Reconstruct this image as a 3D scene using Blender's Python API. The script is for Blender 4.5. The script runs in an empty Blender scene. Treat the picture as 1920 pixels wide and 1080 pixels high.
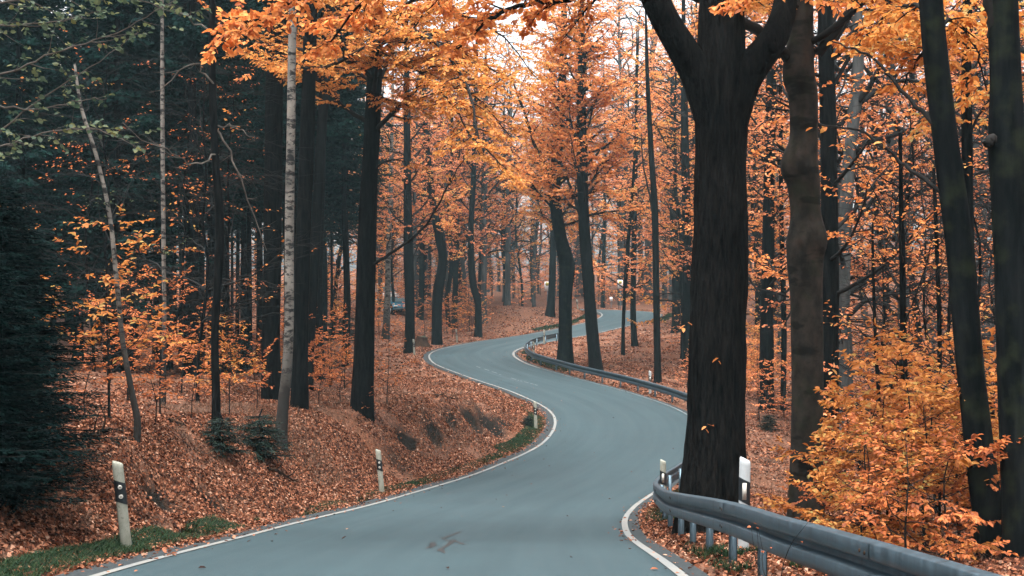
import bpy, math
import numpy as np
from math import radians as R_

# ------------------------------------------------------------------ camera, sky, sun, exposure
S = bpy.context.scene
COL = S.collection
F, CX, YH = 2133.0, 960.0, 580.0        # focal length and horizon in 1920x1080 photo units
cam_d = bpy.data.cameras.new('camera')
cam_d.sensor_width = 36.0
cam_d.lens = F / 1920.0 * 36.0
cam_d.shift_y = (YH - 540.0) / 1920.0
cam_d.clip_start = 0.05
cam_d.clip_end = 2000.0
cam = bpy.data.objects.new('camera', cam_d)
cam.rotation_euler = (R_(90), 0, 0)
COL.objects.link(cam)
S.camera = cam

SUN_EL, SUN_ROT = R_(76), R_(205)
W = bpy.data.worlds.new('World')
S.world = W
W.use_nodes = True
nt = W.node_tree
bg = nt.nodes['Background']
sky = nt.nodes.new('ShaderNodeTexSky')
sky.sky_type = 'NISHITA'
sky.sun_disc = False
sky.sun_elevation = SUN_EL
sky.sun_rotation = SUN_ROT
sky.air_density = 1.0
sky.dust_density = 6.0
sky.ozone_density = 1.0
ovc = nt.nodes.new('ShaderNodeHueSaturation')          # overcast: the blue washed out of the whole sky
ovc.inputs['Saturation'].default_value = 0.18
nt.links.new(sky.outputs[0], ovc.inputs['Color'])
nt.links.new(ovc.outputs[0], bg.inputs[0])
bg.inputs[1].default_value = 0.15

sun_d = bpy.data.lights.new('sun', 'SUN')
sun_d.energy = 1.5
sun_d.angle = R_(40)
sun_d.color = (1.0, 0.96, 0.9)
sun = bpy.data.objects.new('sun', sun_d)
from mathutils import Vector
sv = Vector((math.sin(SUN_ROT) * math.cos(SUN_EL), math.cos(SUN_ROT) * math.cos(SUN_EL), math.sin(SUN_EL)))
sun.rotation_euler = (-sv).to_track_quat('-Z', 'Y').to_euler()
COL.objects.link(sun)

S.view_settings.view_transform = 'Standard'
S.view_settings.look = 'None'
S.view_settings.gamma = 1.0
S.view_settings.use_curve_mapping = False
S.view_settings.exposure = 1.85
S.render.engine = 'CYCLES'
cy = S.cycles
cy.use_denoising = True
cy.max_bounces = 9
cy.diffuse_bounces = 5
cy.glossy_bounces = 2
cy.transmission_bounces = 5
cy.volume_bounces = 0
cy.transparent_max_bounces = 4
cy.caustics_reflective = False
cy.caustics_refractive = False
cy.sample_clamp_indirect = 8.0
cy.use_adaptive_sampling = True
cy.adaptive_threshold = 0.02

# ------------------------------------------------------------------ small maths
rng0 = np.random.default_rng(7)

def nrm(v):
    v = np.asarray(v, float)
    return v / (np.linalg.norm(v, axis=-1, keepdims=True) + 1e-12)

def sstep(a, b, x):
    t = np.clip((np.asarray(x, float) - a) / (b - a), 0, 1)
    return t * t * (3 - 2 * t)

def P(px, py, y):
    """photo pixel at depth y (metres in front of the camera) -> world point"""
    return np.array([(px - CX) / F * y, y, (YH - py) / F * y])

def catmull(Pts, n=8):
    Q = np.asarray(Pts, float)
    Q = np.vstack([2 * Q[0] - Q[1], Q, 2 * Q[-1] - Q[-2]])
    out = []
    for i in range(1, len(Q) - 2):
        t = np.linspace(0, 1, n, endpoint=False)[:, None]
        a, b, c, d = Q[i - 1:i + 3]
        out.append(.5 * (2 * b + (c - a) * t + (2 * a - 5 * b + 4 * c - d) * t * t + (3 * b - a - 3 * c + d) * t ** 3))
    out.append(Q[-2:-1])
    return np.vstack(out)

_perm = np.random.default_rng(3).random((256, 256))
def vnoise(x, y):
    x = np.asarray(x, float); y = np.asarray(y, float)
    xi = np.floor(x).astype(int); yi = np.floor(y).astype(int)
    fx = x - xi; fy = y - yi
    fx = fx * fx * (3 - 2 * fx); fy = fy * fy * (3 - 2 * fy)
    g = lambda a, b: _perm[a & 255, b & 255]
    return (g(xi, yi) * (1 - fx) + g(xi + 1, yi) * fx) * (1 - fy) + (g(xi, yi + 1) * (1 - fx) + g(xi + 1, yi + 1) * fx) * fy - .5

# ------------------------------------------------------------------ mesh building
class MB:
    def __init__(self):
        self.v = []; self.q = []; self.t = []; self.n = 0
        self.qa = []; self.ta = []
    def add(self, v, quads=None, tris=None, qa=None):
        v = np.asarray(v, float).reshape(-1, 3)
        self.v.append(v)
        if quads is not None and len(quads):
            quads = np.asarray(quads, int).reshape(-1, 4) + self.n
            self.q.append(quads)
            self.qa.append(np.zeros(len(quads)) if qa is None else np.asarray(qa, float))
        if tris is not None and len(tris):
            tris = np.asarray(tris, int).reshape(-1, 3) + self.n
            self.t.append(tris)
            self.ta.append(np.zeros(len(tris)))
        self.n += len(v)
        return self
    def mesh(self, name, mat, off=(0, 0, 0), smooth=False, uv=None):
        v = np.vstack(self.v) - np.asarray(off)
        q = np.vstack(self.q) if self.q else np.zeros((0, 4), int)
        t = np.vstack(self.t) if self.t else np.zeros((0, 3), int)
        a = np.concatenate(self.qa + self.ta) if (self.qa or self.ta) else np.zeros(0)
        me = bpy.data.meshes.new(name)
        me.vertices.add(len(v)); me.vertices.foreach_set('co', v.astype(np.float32).ravel())
        li = np.concatenate([q.ravel(), t.ravel()]).astype(np.int32)
        me.loops.add(len(li)); me.loops.foreach_set('vertex_index', li)
        st = np.concatenate([np.arange(len(q)) * 4, len(q) * 4 + np.arange(len(t)) * 3]).astype(np.int32)
        me.polygons.add(len(st)); me.polygons.foreach_set('loop_start', st)
        if a.any():
            at = me.attributes.new('rnd', 'FLOAT', 'FACE'); at.data.foreach_set('value', a.astype(np.float32))
        if smooth:
            me.polygons.foreach_set('use_smooth', np.ones(len(st), bool))
        me.update(calc_edges=True)
        if uv is not None:
            ul = me.uv_layers.new(name='UVMap'); ul.data.foreach_set('uv', uv[li].astype(np.float32).ravel())
        if mat is not None:
            me.materials.append(mat)
        return me
    def obj(self, name, mat, parent=None, off=(0, 0, 0), smooth=False, uv=None):
        o = bpy.data.objects.new(name, self.mesh(name, mat, off, smooth, uv))
        COL.objects.link(o)
        if parent is not None:
            o.parent = parent
        return o

def tag(o, label=None, cat=None, group=None, kind=None):
    if label: o['label'] = label
    if cat: o['category'] = cat
    if group: o['group'] = group
    if kind: o['kind'] = kind
    return o

def empty(name, loc, label=None, cat=None, group=None, rz=0.0, scale=1.0):
    e = bpy.data.objects.new(name, None)
    e.empty_display_size = 0.3
    e.location = [float(c) for c in loc]
    e.rotation_euler = (0, 0, rz)
    e.scale = (scale,) * 3
    COL.objects.link(e)
    return tag(e, label, cat, group)

def box(mb, c, s, rot=None):
    c = np.asarray(c, float); h = np.asarray(s, float) / 2
    v = np.array([[x, y, z] for z in (-1, 1) for y in (-1, 1) for x in (-1, 1)], float) * h
    if rot is not None: v = v @ np.asarray(rot).T
    mb.add(v + c, [(0, 2, 3, 1), (4, 5, 7, 6), (0, 1, 5, 4), (2, 6, 7, 3), (0, 4, 6, 2), (1, 3, 7, 5)])

def rotz(a):
    c, s = math.cos(a), math.sin(a)
    return np.array([[c, -s, 0], [s, c, 0], [0, 0, 1]])
def roty(a):
    c, s = math.cos(a), math.sin(a)
    return np.array([[c, 0, s], [0, 1, 0], [-s, 0, c]])
def rotx(a):
    c, s = math.cos(a), math.sin(a)
    return np.array([[1, 0, 0], [0, c, -s], [0, s, c]])

def frames(p):
    t = nrm(np.gradient(p, axis=0))
    ref = np.array([1., 0, 0]) if abs(nrm(p[-1] - p[0])[2]) > .6 else np.array([0, 0, 1.])
    u = nrm(np.cross(t, ref)); w = np.cross(t, u)
    return t, u, w

def tube(mb, p, r, sides=6, cap=True, prof=None):
    """tube along points p with radii r; prof(i,theta)->factor array (n,sides)"""
    p = np.asarray(p, float); r = np.asarray(r, float)
    n = len(p)
    t, u, w = frames(p)
    th = np.arange(sides) / sides * 2 * math.pi
    rad = r[:, None] * np.ones(sides)
    if prof is not None: rad = rad * prof
    v = p[:, None] + rad[..., None] * (np.cos(th)[None, :, None] * u[:, None] + np.sin(th)[None, :, None] * w[:, None])
    v = v.reshape(-1, 3)
    i = np.arange(n - 1)[:, None] * sides; j = np.arange(sides)[None]; k = (j + 1) % sides
    q = np.stack([i + j, i + k, i + sides + k, i + sides + j], -1).reshape(-1, 4)
    tr = None
    if cap:
        v = np.vstack([v, p[-1:]])
        j = np.arange(sides); b = (n - 1) * sides
        tr = np.stack([b + j, b + (j + 1) % sides, np.full(sides, n * sides)], -1)
    mb.add(v, q, tr)

def strips(mb, P0, P1, r0, r1):
    """many straight 3-sided twigs at once"""
    P0 = np.asarray(P0); P1 = np.asarray(P1)
    t = nrm(P1 - P0); ref = np.where(np.abs(t[:, 2:3]) > .9, [[1., 0, 0]], [[0, 0, 1.]])
    u = nrm(np.cross(t, ref)); w = np.cross(t, u)
    th = np.arange(3) * 2.0944
    ring = np.cos(th)[None, :, None] * u[:, None] + np.sin(th)[None, :, None] * w[:, None]
    a = P0[:, None] + ring * np.asarray(r0).reshape(-1, 1, 1); b = P1[:, None] + ring * np.asarray(r1).reshape(-1, 1, 1)
    v = np.concatenate([a, b], 1).reshape(-1, 3)
    base = np.arange(len(P0))[:, None, None] * 6
    q = base + np.array([[0, 1, 4, 3], [1, 2, 5, 4], [2, 0, 3, 5]])[None]
    mb.add(v, q.reshape(-1, 4))

def leaves(mb, c, a, n, L, wid=.62, hexa=False, rnd=None, rng=rng0, fold=.12):
    """leaf faces: base points c, long axes a, normals n, lengths L"""
    N = len(c)
    if N == 0: return
    a = nrm(a); b = nrm(np.cross(n, a)); n = np.cross(a, b)
    L = np.asarray(L, float).reshape(-1, 1) * np.ones((N, 1))
    rnd = rng.random(N) * .98 + .01 if rnd is None else rnd
    k = np.arange(N)[:, None]
    if hexa:
        d = fold * L
        v = np.stack([c, c + a * L * .32 + b * L * wid * .46 + n * d, c + a * L * .72 + b * L * wid * .36 + n * d * .8, c + a * L - n * d * .5,
                      c + a * L * .72 - b * L * wid * .36 + n * d * .8, c + a * L * .32 - b * L * wid * .46 + n * d], 1).reshape(-1, 3)
        q = np.concatenate([k * 6 + np.array([[0, 1, 2, 3]]), k * 6 + np.array([[0, 3, 4, 5]])], 1).reshape(-1, 4)
        mb.add(v, q, qa=np.repeat(rnd, 2))
    else:
        d = fold * L
        v = np.stack([c, c + a * L * .45 + b * L * wid * .5 + n * d, c + a * L, c + a * L * .45 - b * L * wid * .5 + n * d], 1).reshape(-1, 3)
        mb.add(v, k * 4 + np.array([[0, 1, 2, 3]]), qa=rnd)

# ------------------------------------------------------------------ materials
def mat_new(name):
    m = bpy.data.materials.new(name); m.use_nodes = True
    t = m.node_tree
    b = t.nodes['Principled BSDF']
    return m, t, b, t.nodes['Material Output']
def N(t, typ, **kw):
    n = t.nodes.new(typ)
    for k, v in kw.items(): setattr(n, k, v)
    return n
def ramp(t, fac, stops):
    r = N(t, 'ShaderNodeValToRGB')
    el = r.color_ramp.elements
    while len(el) > 1: el.remove(el[-1])
    el[0].position = stops[0][0]; el[0].color = (*stops[0][1], 1)
    for p, c in stops[1:]:
        e = el.new(p); e.color = (*c, 1)
    t.links.new(fac, r.inputs[0])
    return r.outputs[0]
def coords(t, kind='Object', scale=(1, 1, 1)):
    tc = N(t, 'ShaderNodeTexCoord'); mp = N(t, 'ShaderNodeMapping')
    mp.inputs['Scale'].default_value = scale
    t.links.new(tc.outputs[kind], mp.inputs[0])
    return mp.outputs[0]
def noise(t, vec, scale, detail=4, rough=.55):
    n = N(t, 'ShaderNodeTexNoise'); n.inputs['Scale'].default_value = scale
    n.inputs['Detail'].default_value = detail; n.inputs['Roughness'].default_value = rough
    if vec is not None: t.links.new(vec, n.inputs['Vector'])
    return n.outputs[0]
def mix(t, fac, a, b, blend='MIX'):
    m = N(t, 'ShaderNodeMix', data_type='RGBA', blend_type=blend)
    for s, val in ((m.inputs[0], fac), (m.inputs[6], a), (m.inputs[7], b)):
        if isinstance(val, (int, float)): s.default_value = val
        elif isinstance(val, tuple): s.default_value = (*val, 1)
        else: t.links.new(val, s)
    return m.outputs[2]
def maprange(t, v, a, b, c=0., d=1.):
    m = N(t, 'ShaderNodeMapRange'); t.links.new(v, m.inputs[0])
    for i, x in enumerate((a, b, c, d)): m.inputs[i + 1].default_value = x
    return m.outputs[0]
def bump(t, h, strength, dist, bsdf):
    n = N(t, 'ShaderNodeBump'); n.inputs['Strength'].default_value = strength; n.inputs['Distance'].default_value = dist
    t.links.new(h, n.inputs['Height']); t.links.new(n.outputs[0], bsdf.inputs['Normal'])

def m_plain(name, col, rough=.6, metal=0., var=.15, scale=12, spec=.5):
    m, t, b, o = mat_new(name)
    n = noise(t, coords(t), scale)
    c = mix(t, maprange(t, n, .3, .7), tuple(x * (1 - var) for x in col), tuple(min(1, x * (1 + var)) for x in col))
    t.links.new(c, b.inputs['Base Color'])
    b.inputs['Roughness'].default_value = rough; b.inputs['Metallic'].default_value = metal
    b.inputs['Specular IOR Level'].default_value = spec
    return m

def m_leaf(name, stops, trans=.45, rough=.55, huevar=.0, spec=.2):
    m, t, b, o = mat_new(name)
    at = N(t, 'ShaderNodeAttribute', attribute_name='rnd')
    oi = N(t, 'ShaderNodeObjectInfo')
    ad = N(t, 'ShaderNodeMath', operation='MULTIPLY_ADD')
    t.links.new(oi.outputs['Random'], ad.inputs[0]); ad.inputs[1].default_value = huevar
    t.links.new(at.outputs['Fac'], ad.inputs[2])
    su = N(t, 'ShaderNodeMath', operation='SUBTRACT'); t.links.new(ad.outputs[0], su.inputs[0]); su.inputs[1].default_value = huevar / 2
    c = ramp(t, su.outputs[0], stops)
    t.links.new(c, b.inputs['Base Color']); b.inputs['Roughness'].default_value = rough
    b.inputs['Specular IOR Level'].default_value = spec
    tr = N(t, 'ShaderNodeBsdfTranslucent'); t.links.new(c, tr.inputs[0])
    mx = N(t, 'ShaderNodeMixShader'); mx.inputs[0].default_value = trans
    t.links.new(b.outputs[0], mx.inputs[1]); t.links.new(tr.outputs[0], mx.inputs[2]); t.links.new(mx.outputs[0], o.inputs[0])
    return m

def m_bark(name, dark, light, zs=.1, scale=14, bstr=.8, bdist=.02, moss=0.0):
    m, t, b, o = mat_new(name)
    v = coords(t, 'Object', (1, 1, zs))
    n1 = noise(t, v, scale, 6, .65); n2 = noise(t, coords(t, 'Object', (1, 1, .4)), 2.2, 4)
    c = mix(t, maprange(t, n1, .35, .68), dark, light)
    c = mix(t, maprange(t, n2, .45, .75, 0, .55), c, tuple(x * .55 for x in dark))
    if moss:
        n3 = noise(t, coords(t), 3.5, 6)
        c = mix(t, maprange(t, n3, .5, .7, 0, moss), c, (.028, .036, .018))
    t.links.new(c, b.inputs['Base Color']); b.inputs['Roughness'].default_value = .95
    b.inputs['Specular IOR Level'].default_value = .04
    bump(t, n1, bstr, bdist, b)
    return m

def m_birch(name):
    m, t, b, o = mat_new(name)
    v = coords(t, 'Object', (1, 1, 2.2)); n1 = noise(t, v, 3.6, 5, .7)
    n2 = noise(t, coords(t, 'Object', (1, 1, .8)), 3.0, 4)
    bands = maprange(t, n1, .49, .57)
    c = mix(t, maprange(t, n2, .3, .7), (.075, .07, .062), (.2, .183, .16))
    c = mix(t, bands, c, (.012, .012, .012))
    g = N(t, 'ShaderNodeSeparateXYZ'); t.links.new(coords(t), g.inputs[0])
    ns = N(t, 'ShaderNodeMath', operation='MULTIPLY_ADD'); t.links.new(n2, ns.inputs[0]); ns.inputs[1].default_value = -3.0
    t.links.new(g.outputs[2], ns.inputs[2])
    low = maprange(t, ns.outputs[0], -.6, 1.0, 1, 0)          # old rough dark bark at the foot of the stem
    c = mix(t, low, c, (.022, .02, .018))
    t.links.new(c, b.inputs['Base Color']); b.inputs['Roughness'].default_value = .8
    b.inputs['Specular IOR Level'].default_value = .2
    bump(t, n1, .5, .01, b)
    return m

def m_asphalt():
    m, t, b, o = mat_new('asphalt')
    v = coords(t)
    n1 = noise(t, v, 90, 3, .7); n2 = noise(t, v, .55, 5, .6); n4 = noise(t, v, 7, 4, .6)
    c = mix(t, maprange(t, n1, .25, .75), (0.0148, 0.0316, 0.0383), (0.0385, 0.0720, 0.0824))
    c = mix(t, maprange(t, n2, .35, .65, 0, .6), c, (0.0207, 0.0395, 0.0466))
    n5 = noise(t, v, 24, 3, .75); c = mix(t, maprange(t, n5, .4, .72, 0, .5), c, (.042, .056, .062))
    c = mix(t, maprange(t, n4, .5, .72, 0, .3), c, (0.0385, 0.0652, 0.0734))
    uvn = N(t, 'ShaderNodeUVMap', uv_map='UVMap'); sx = N(t, 'ShaderNodeSeparateXYZ'); t.links.new(uvn.outputs[0], sx.inputs[0])
    cb = N(t, 'ShaderNodeCombineXYZ'); t.links.new(sx.outputs[0], cb.inputs[0])
    ml = N(t, 'ShaderNodeMath', operation='MULTIPLY'); t.links.new(sx.outputs[1], ml.inputs[0]); ml.inputs[1].default_value = .05
    t.links.new(ml.outputs[0], cb.inputs[1])
    n3 = noise(t, cb.outputs[0], 1.6, 3, .5)          # lengthwise tyre polish and oil
    c = mix(t, maprange(t, n3, .45, .7, 0, .3), c, (0.0171, 0.0308, 0.0362))
    t.links.new(c, b.inputs['Base Color'])
    t.links.new(maprange(t, n3, .3, .7, .62, .74), b.inputs['Roughness'])
    b.inputs['Specular IOR Level'].default_value = .22
    bump(t, n1, .35, .006, b)
    return m

def m_paint(name, col, wear=.5):
    m, t, b, o = mat_new(name)
    n1 = noise(t, coords(t), 26, 6, .7); n2 = noise(t, coords(t), 1.7, 3)
    c = mix(t, maprange(t, n1, .25, .75), tuple(x * .78 for x in col), col)
    ad = N(t, 'ShaderNodeMath', operation='MULTIPLY'); t.links.new(n1, ad.inputs[0]); t.links.new(n2, ad.inputs[1])
    c = mix(t, maprange(t, ad.outputs[0], .2, .34, 0, wear), c, (.12, .14, .15))
    t.links.new(c, b.inputs['Base Color']); b.inputs['Roughness'].default_value = .7
    return m

def m_ground():
    m, t, b, o = mat_new('forest_floor')
    v = coords(t)
    n1 = noise(t, v, 1.1, 6, .6); n2 = noise(t, v, 16, 5, .7); n3 = noise(t, v, .35, 3)
    c = ramp(t, n2, [(.3, (.02, .013, .01)), (.45, (.09, .043, .028)), (.58, (.21, .1, .063)), (.75, (.32, .18, .12))])
    c = mix(t, maprange(t, n1, .5, .72, 0, .7), c, (.045, .027, .018))
    c = mix(t, maprange(t, n3, .5, .7, 0, .3), c, (.2, .075, .03))
    so = N(t, 'ShaderNodeAttribute', attribute_name='soil')        # bare earth in the eroded hollows
    c = mix(t, maprange(t, so.outputs['Fac'], .05, .22), c, (.011, .009, .007))
    t.links.new(c, b.inputs['Base Color']); b.inputs['Roughness'].default_value = .95
    b.inputs['Specular IOR Level'].default_value = .1
    bump(t, n2, .9, .05, b)
    return m

def m_metal():
    m, t, b, o = mat_new('galvanised_steel')
    v = coords(t, 'Object', (1, 1, .1)); n1 = noise(t, v, 14, 5, .6); n2 = noise(t, coords(t), 60, 3)
    c = mix(t, maprange(t, n1, .35, .65), (0.0494, 0.0787, 0.0985), (0.0842, 0.1289, 0.1601))
    c = mix(t, maprange(t, n2, .5, .8, 0, .4), c, (0.0580, 0.0703, 0.0752))
    nd = noise(t, coords(t, 'Object', (1, 1, .12)), 9, 6, .75)
    c = mix(t, maprange(t, nd, .55, .72, 0, .7), c, (0.0290, 0.0358, 0.0355))   # grime and algae
    t.links.new(c, b.inputs['Base Color']); b.inputs['Metallic'].default_value = .7
    t.links.new(maprange(t, n1, .3, .7, .38, .52), b.inputs['Roughness'])
    return m

def m_postwhite():
    m, t, b, o = mat_new('weathered_white_plastic')
    n1 = noise(t, coords(t, 'Object', (1, 1, .35)), 9, 6, .7); n2 = noise(t, coords(t), 40, 4)
    c = mix(t, maprange(t, n1, .4, .7, 0, .75), (0.2815, 0.2867, 0.2387), (0.1224, 0.1291, 0.0887))
    c = mix(t, maprange(t, n2, .58, .75, 0, .7), c, (.07, .075, .05))
    t.links.new(c, b.inputs['Base Color']); b.inputs['Roughness'].default_value = .65
    return m

M = {}
M['asphalt'] = m_asphalt()
M['line'] = m_paint('road_paint', (0.2065, 0.2041, 0.1872), .8)
M['oldline'] = m_paint('worn_road_paint', (.13, .174, .186), .9)
M['margin'] = m_plain('old_asphalt_margin', (.0275, .0341, .0371), .9, var=.4, scale=30, spec=.2)
def m_tar():
    m, t, b, o = mat_new('crack_sealant')
    n1 = noise(t, coords(t), 22, 5, .7)
    b.inputs['Base Color'].default_value = (.013, .0135, .014, 1); b.inputs['Roughness'].default_value = .6
    t.links.new(maprange(t, n1, .3, .42, .45, 1.0), b.inputs['Alpha'])
    return m
M['tar'] = m_tar()
M['ground'] = m_ground()
M['litter'] = m_leaf('dry_leaves', [(0, (0.0169, 0.0074, 0.0059)), (.2, (0.0506, 0.0181, 0.0107)), (.45, (0.1686, 0.0590, 0.0299)), (.7, (0.2781, 0.1065, 0.0581)), (.9, (0.3540, 0.1638, 0.0954)), (1, (0.4383, 0.2785, 0.1991))], .15, .8, spec=.1)
OR = [(0, (.32, .09, .028)), (.3, (.56, .18, .045)), (.65, (.76, .29, .085)), (.9, (.82, .38, .13)), (1, (.58, .37, .12))]
M['leaf'] = m_leaf('orange_beech_leaves', OR, .5, huevar=.35)
M['leaf_red'] = m_leaf('rust_beech_leaves', [(0, (.28, .08, .035)), (.35, (.54, .17, .065)), (.7, (.8, .29, .125)), (1, (.85, .4, .18))], .48, huevar=.35)
M['leaf_gold'] = m_leaf('golden_beech_leaves', [(0, (.42, .14, .035)), (.4, (.64, .25, .055)), (.8, (.74, .36, .1)), (1, (.5, .4, .15))], .5, huevar=.3)
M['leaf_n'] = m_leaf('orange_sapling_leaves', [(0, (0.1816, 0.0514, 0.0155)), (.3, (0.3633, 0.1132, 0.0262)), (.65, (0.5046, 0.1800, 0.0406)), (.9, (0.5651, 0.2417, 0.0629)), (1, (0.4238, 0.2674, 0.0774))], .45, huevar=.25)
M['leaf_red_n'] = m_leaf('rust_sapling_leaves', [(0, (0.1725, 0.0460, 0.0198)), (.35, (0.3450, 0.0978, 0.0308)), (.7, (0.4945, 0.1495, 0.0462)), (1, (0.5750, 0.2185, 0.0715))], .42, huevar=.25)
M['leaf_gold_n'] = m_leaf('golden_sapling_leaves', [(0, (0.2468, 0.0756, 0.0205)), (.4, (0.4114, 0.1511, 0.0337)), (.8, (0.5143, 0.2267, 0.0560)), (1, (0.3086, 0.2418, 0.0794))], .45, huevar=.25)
M['leaf_green'] = m_leaf('pale_green_leaves', [(0, (0.0336, 0.0580, 0.0357)), (.6, (0.0714, 0.1027, 0.0580)), (1, (0.1344, 0.1339, 0.0446))], .4)
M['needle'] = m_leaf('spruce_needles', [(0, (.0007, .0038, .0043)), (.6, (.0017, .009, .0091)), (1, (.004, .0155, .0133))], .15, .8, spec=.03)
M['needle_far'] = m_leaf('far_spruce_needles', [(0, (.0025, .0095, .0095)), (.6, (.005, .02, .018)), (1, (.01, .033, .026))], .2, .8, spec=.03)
M['needle_young'] = m_leaf('young_spruce_needles', [(0, (0.0038, 0.0112, 0.0091)), (.6, (0.0081, 0.0210, 0.0149)), (1, (0.0121, 0.0297, 0.0186))], .15, .6)
M['grass'] = m_leaf('verge_grass', [(0, (0.0081, 0.0202, 0.0114)), (.6, (0.0183, 0.0418, 0.0184)), (.9, (0.0304, 0.0562, 0.0214)), (1, (0.0810, 0.0612, 0.0306))], .3, spec=.08)
M['drygrass'] = m_leaf('dry_grass', [(0, (.068, .034, .0204)), (.6, (.153, .0808, .051)), (1, (.2295, .1403, .0935))], .3)
M['bark'] = m_bark('dark_bark', (.0008, .0014, .0019), (.0115, .0118, .0115), .14, 18, 1.0, .03)
M['bark_oak'] = m_bark('deep_ridged_bark', (.0007, .0012, .0016), (.0155, .0145, .0135), .16, 24, 1.0, .06)
def m_beech():
    m, t, b, o = mat_new('smooth_beech_bark')
    n1 = noise(t, coords(t, 'Object', (1, 1, .6)), 5, 6, .6); n2 = noise(t, coords(t, 'Object', (1, 1, 3.0)), 1.9, 3, .5); n3 = noise(t, coords(t), 3.0, 6)
    c = mix(t, maprange(t, n1, .35, .68), (.0136, .0125, .0109), (.0409, .0339, .0277))
    c = mix(t, maprange(t, n2, .56, .64, 0, .85), c, (.008, .0078, .007))      # old branch scars and creases
    c = mix(t, maprange(t, n3, .52, .7, 0, .6), c, (.02, .024, .013))
    t.links.new(c, b.inputs['Base Color']); b.inputs['Roughness'].default_value = .9; b.inputs['Specular IOR Level'].default_value = .08
    bump(t, n2, .5, .03, b)
    return m
M['bark_beech'] = m_beech()
M['bark_grey'] = m_bark('grey_bark', (.0022, .0034, .004), (.0105, .0125, .0135), .12, 10, .6, .015, moss=.4)
M['bark_spruce'] = m_bark('spruce_bark', (.0025, .0031, .0035), (.01, .0102, .0101), .2, 14, .6, .015)
M['bark_pale'] = m_bark('pale_grey_beech_bark', (.032, .0365, .0387), (.092, .0952, .0933), .2, 6, .4, .015, moss=.3)
M['birch'] = m_birch('birch_bark')
M['twig'] = m_plain('twig_bark', (.0132, .0124, .0119), .9, var=.4, scale=6, spec=.1)
M['twig_pale'] = m_plain('pale_dead_twigs', (.075, .066, .056), .9, var=.4, scale=6, spec=.1)
M['steel'] = m_metal()
M['post_white'] = m_postwhite()
M['post_clean'] = m_plain('white_plastic', (0.3654, 0.3953, 0.4063), .5, var=.08)
M['black'] = m_plain('black_plastic', (.007, .0102, .013), .45, var=.2)
M['reflector'] = m_plain('pale_reflector', (.465, .45, .405), .25, var=.12, scale=30)
M['sign_white'] = m_plain('white_sign_sheet', (.84, .86, .86), .4, var=.05)
M['sign_yellow'] = m_plain('yellow_sign_print', (.55, .4, .05), .4, var=.05)
M['sign_green'] = m_plain('green_sign_print', (.02, .13, .06), .4, var=.05)
M['sign_grey'] = m_plain('grey_sign_print', (.35, .37, .38), .5, var=.1)
M['car_blue'] = m_plain('teal_car_paint', (.008, .1, .16), .25, var=.08)
M['car_white'] = m_plain('white_car_paint', (.68, .7, .7), .3, var=.05)
M['glass'] = m_plain('dark_car_glass', (.1, .17, .19), .12, var=.2, scale=2)
M['rubber'] = m_plain('tyre_rubber', (.015, .015, .016), .8)
M['rim'] = m_plain('wheel_rim', (.35, .36, .37), .4, metal=.5)
M['chrome'] = m_plain('lamp_glass', (.6, .62, .62), .2)
M['stump'] = m_bark('old_stump_wood', (.02, .014, .011), (.075, .045, .03), .3, 9, .8, .03)
M['moss'] = m_plain('moss', (.02, .045, .02), .95, var=.4, scale=25)

# ------------------------------------------------------------------ road course and ground height
RW = 5.4
RCP = np.array([[-.9, -22, -1.0], [-1.15, -7, -1.25], [-1.25, 1.2, -1.62], [-1.11, 9.1, -2.27], [-.92, 17.06, -3.31], [-.02, 24.34, -4.14], [1.84, 31.23, -4.5],
                [3.72, 37.87, -4.42], [4.22, 44.85, -4.12], [2.77, 51.83, -3.81], [.21, 58.86, -3.44], [-2., 66.15, -3.05], [-2.4, 74.33, -2.72],
                [-.17, 82.84, -2.41], [4.3, 90.98, -1.91], [9.8, 99.4, -.88], [10.6, 105.2, -.3], [7.3, 109.6, -.02], [1, 111.6, .1], [-9, 112.5, .2], [-24, 113, .3], [-50, 116, .5]])
RC = catmull(RCP, 24)
RD = nrm(np.gradient(RC, axis=0)[:, :2])
RN = np.stack([-RD[:, 1], RD[:, 0]], 1)          # towards the left of travel
RS = np.concatenate([[0], np.cumsum(np.linalg.norm(np.diff(RC[:, :2], axis=0), axis=1))])
def road_off(o, dz=0.):
    p = RC.copy(); p[:, :2] += RN * np.asarray(o).reshape(-1, 1); p[:, 2] += dz
    return p
def road_at_y(y, o, maxi=390):
    """point at lateral offset o from the centreline where the offset curve crosses depth y (before the far hairpin)"""
    p = road_off(o)[:maxi]
    return np.array([np.interp(y, p[:, 1], p[:, k]) for k in range(3)])

def road_q(x, y):
    x = np.asarray(x, float).ravel(); y = np.asarray(y, float).ravel()
    el = np.empty(len(x)); out = np.empty(len(x)); sd = np.empty(len(x))
    for s in range(0, len(x), 20000):
        e = slice(s, s + 20000)
        d2 = (x[e, None] - RC[None, :, 0]) ** 2 + (y[e, None] - RC[None, :, 1]) ** 2
        i = d2.argmin(1)
        w = 1 / (d2 + .08) ** 2.5
        el[e] = (w * RC[None, :, 2]).sum(1) / w.sum(1)
        out[e] = np.sqrt(d2.min(1)) - RW / 2
        sd[e] = np.sign((x[e] - RC[i, 0]) * RN[i, 0] + (y[e] - RC[i, 1]) * RN[i, 1])
    return el, out, sd

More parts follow.
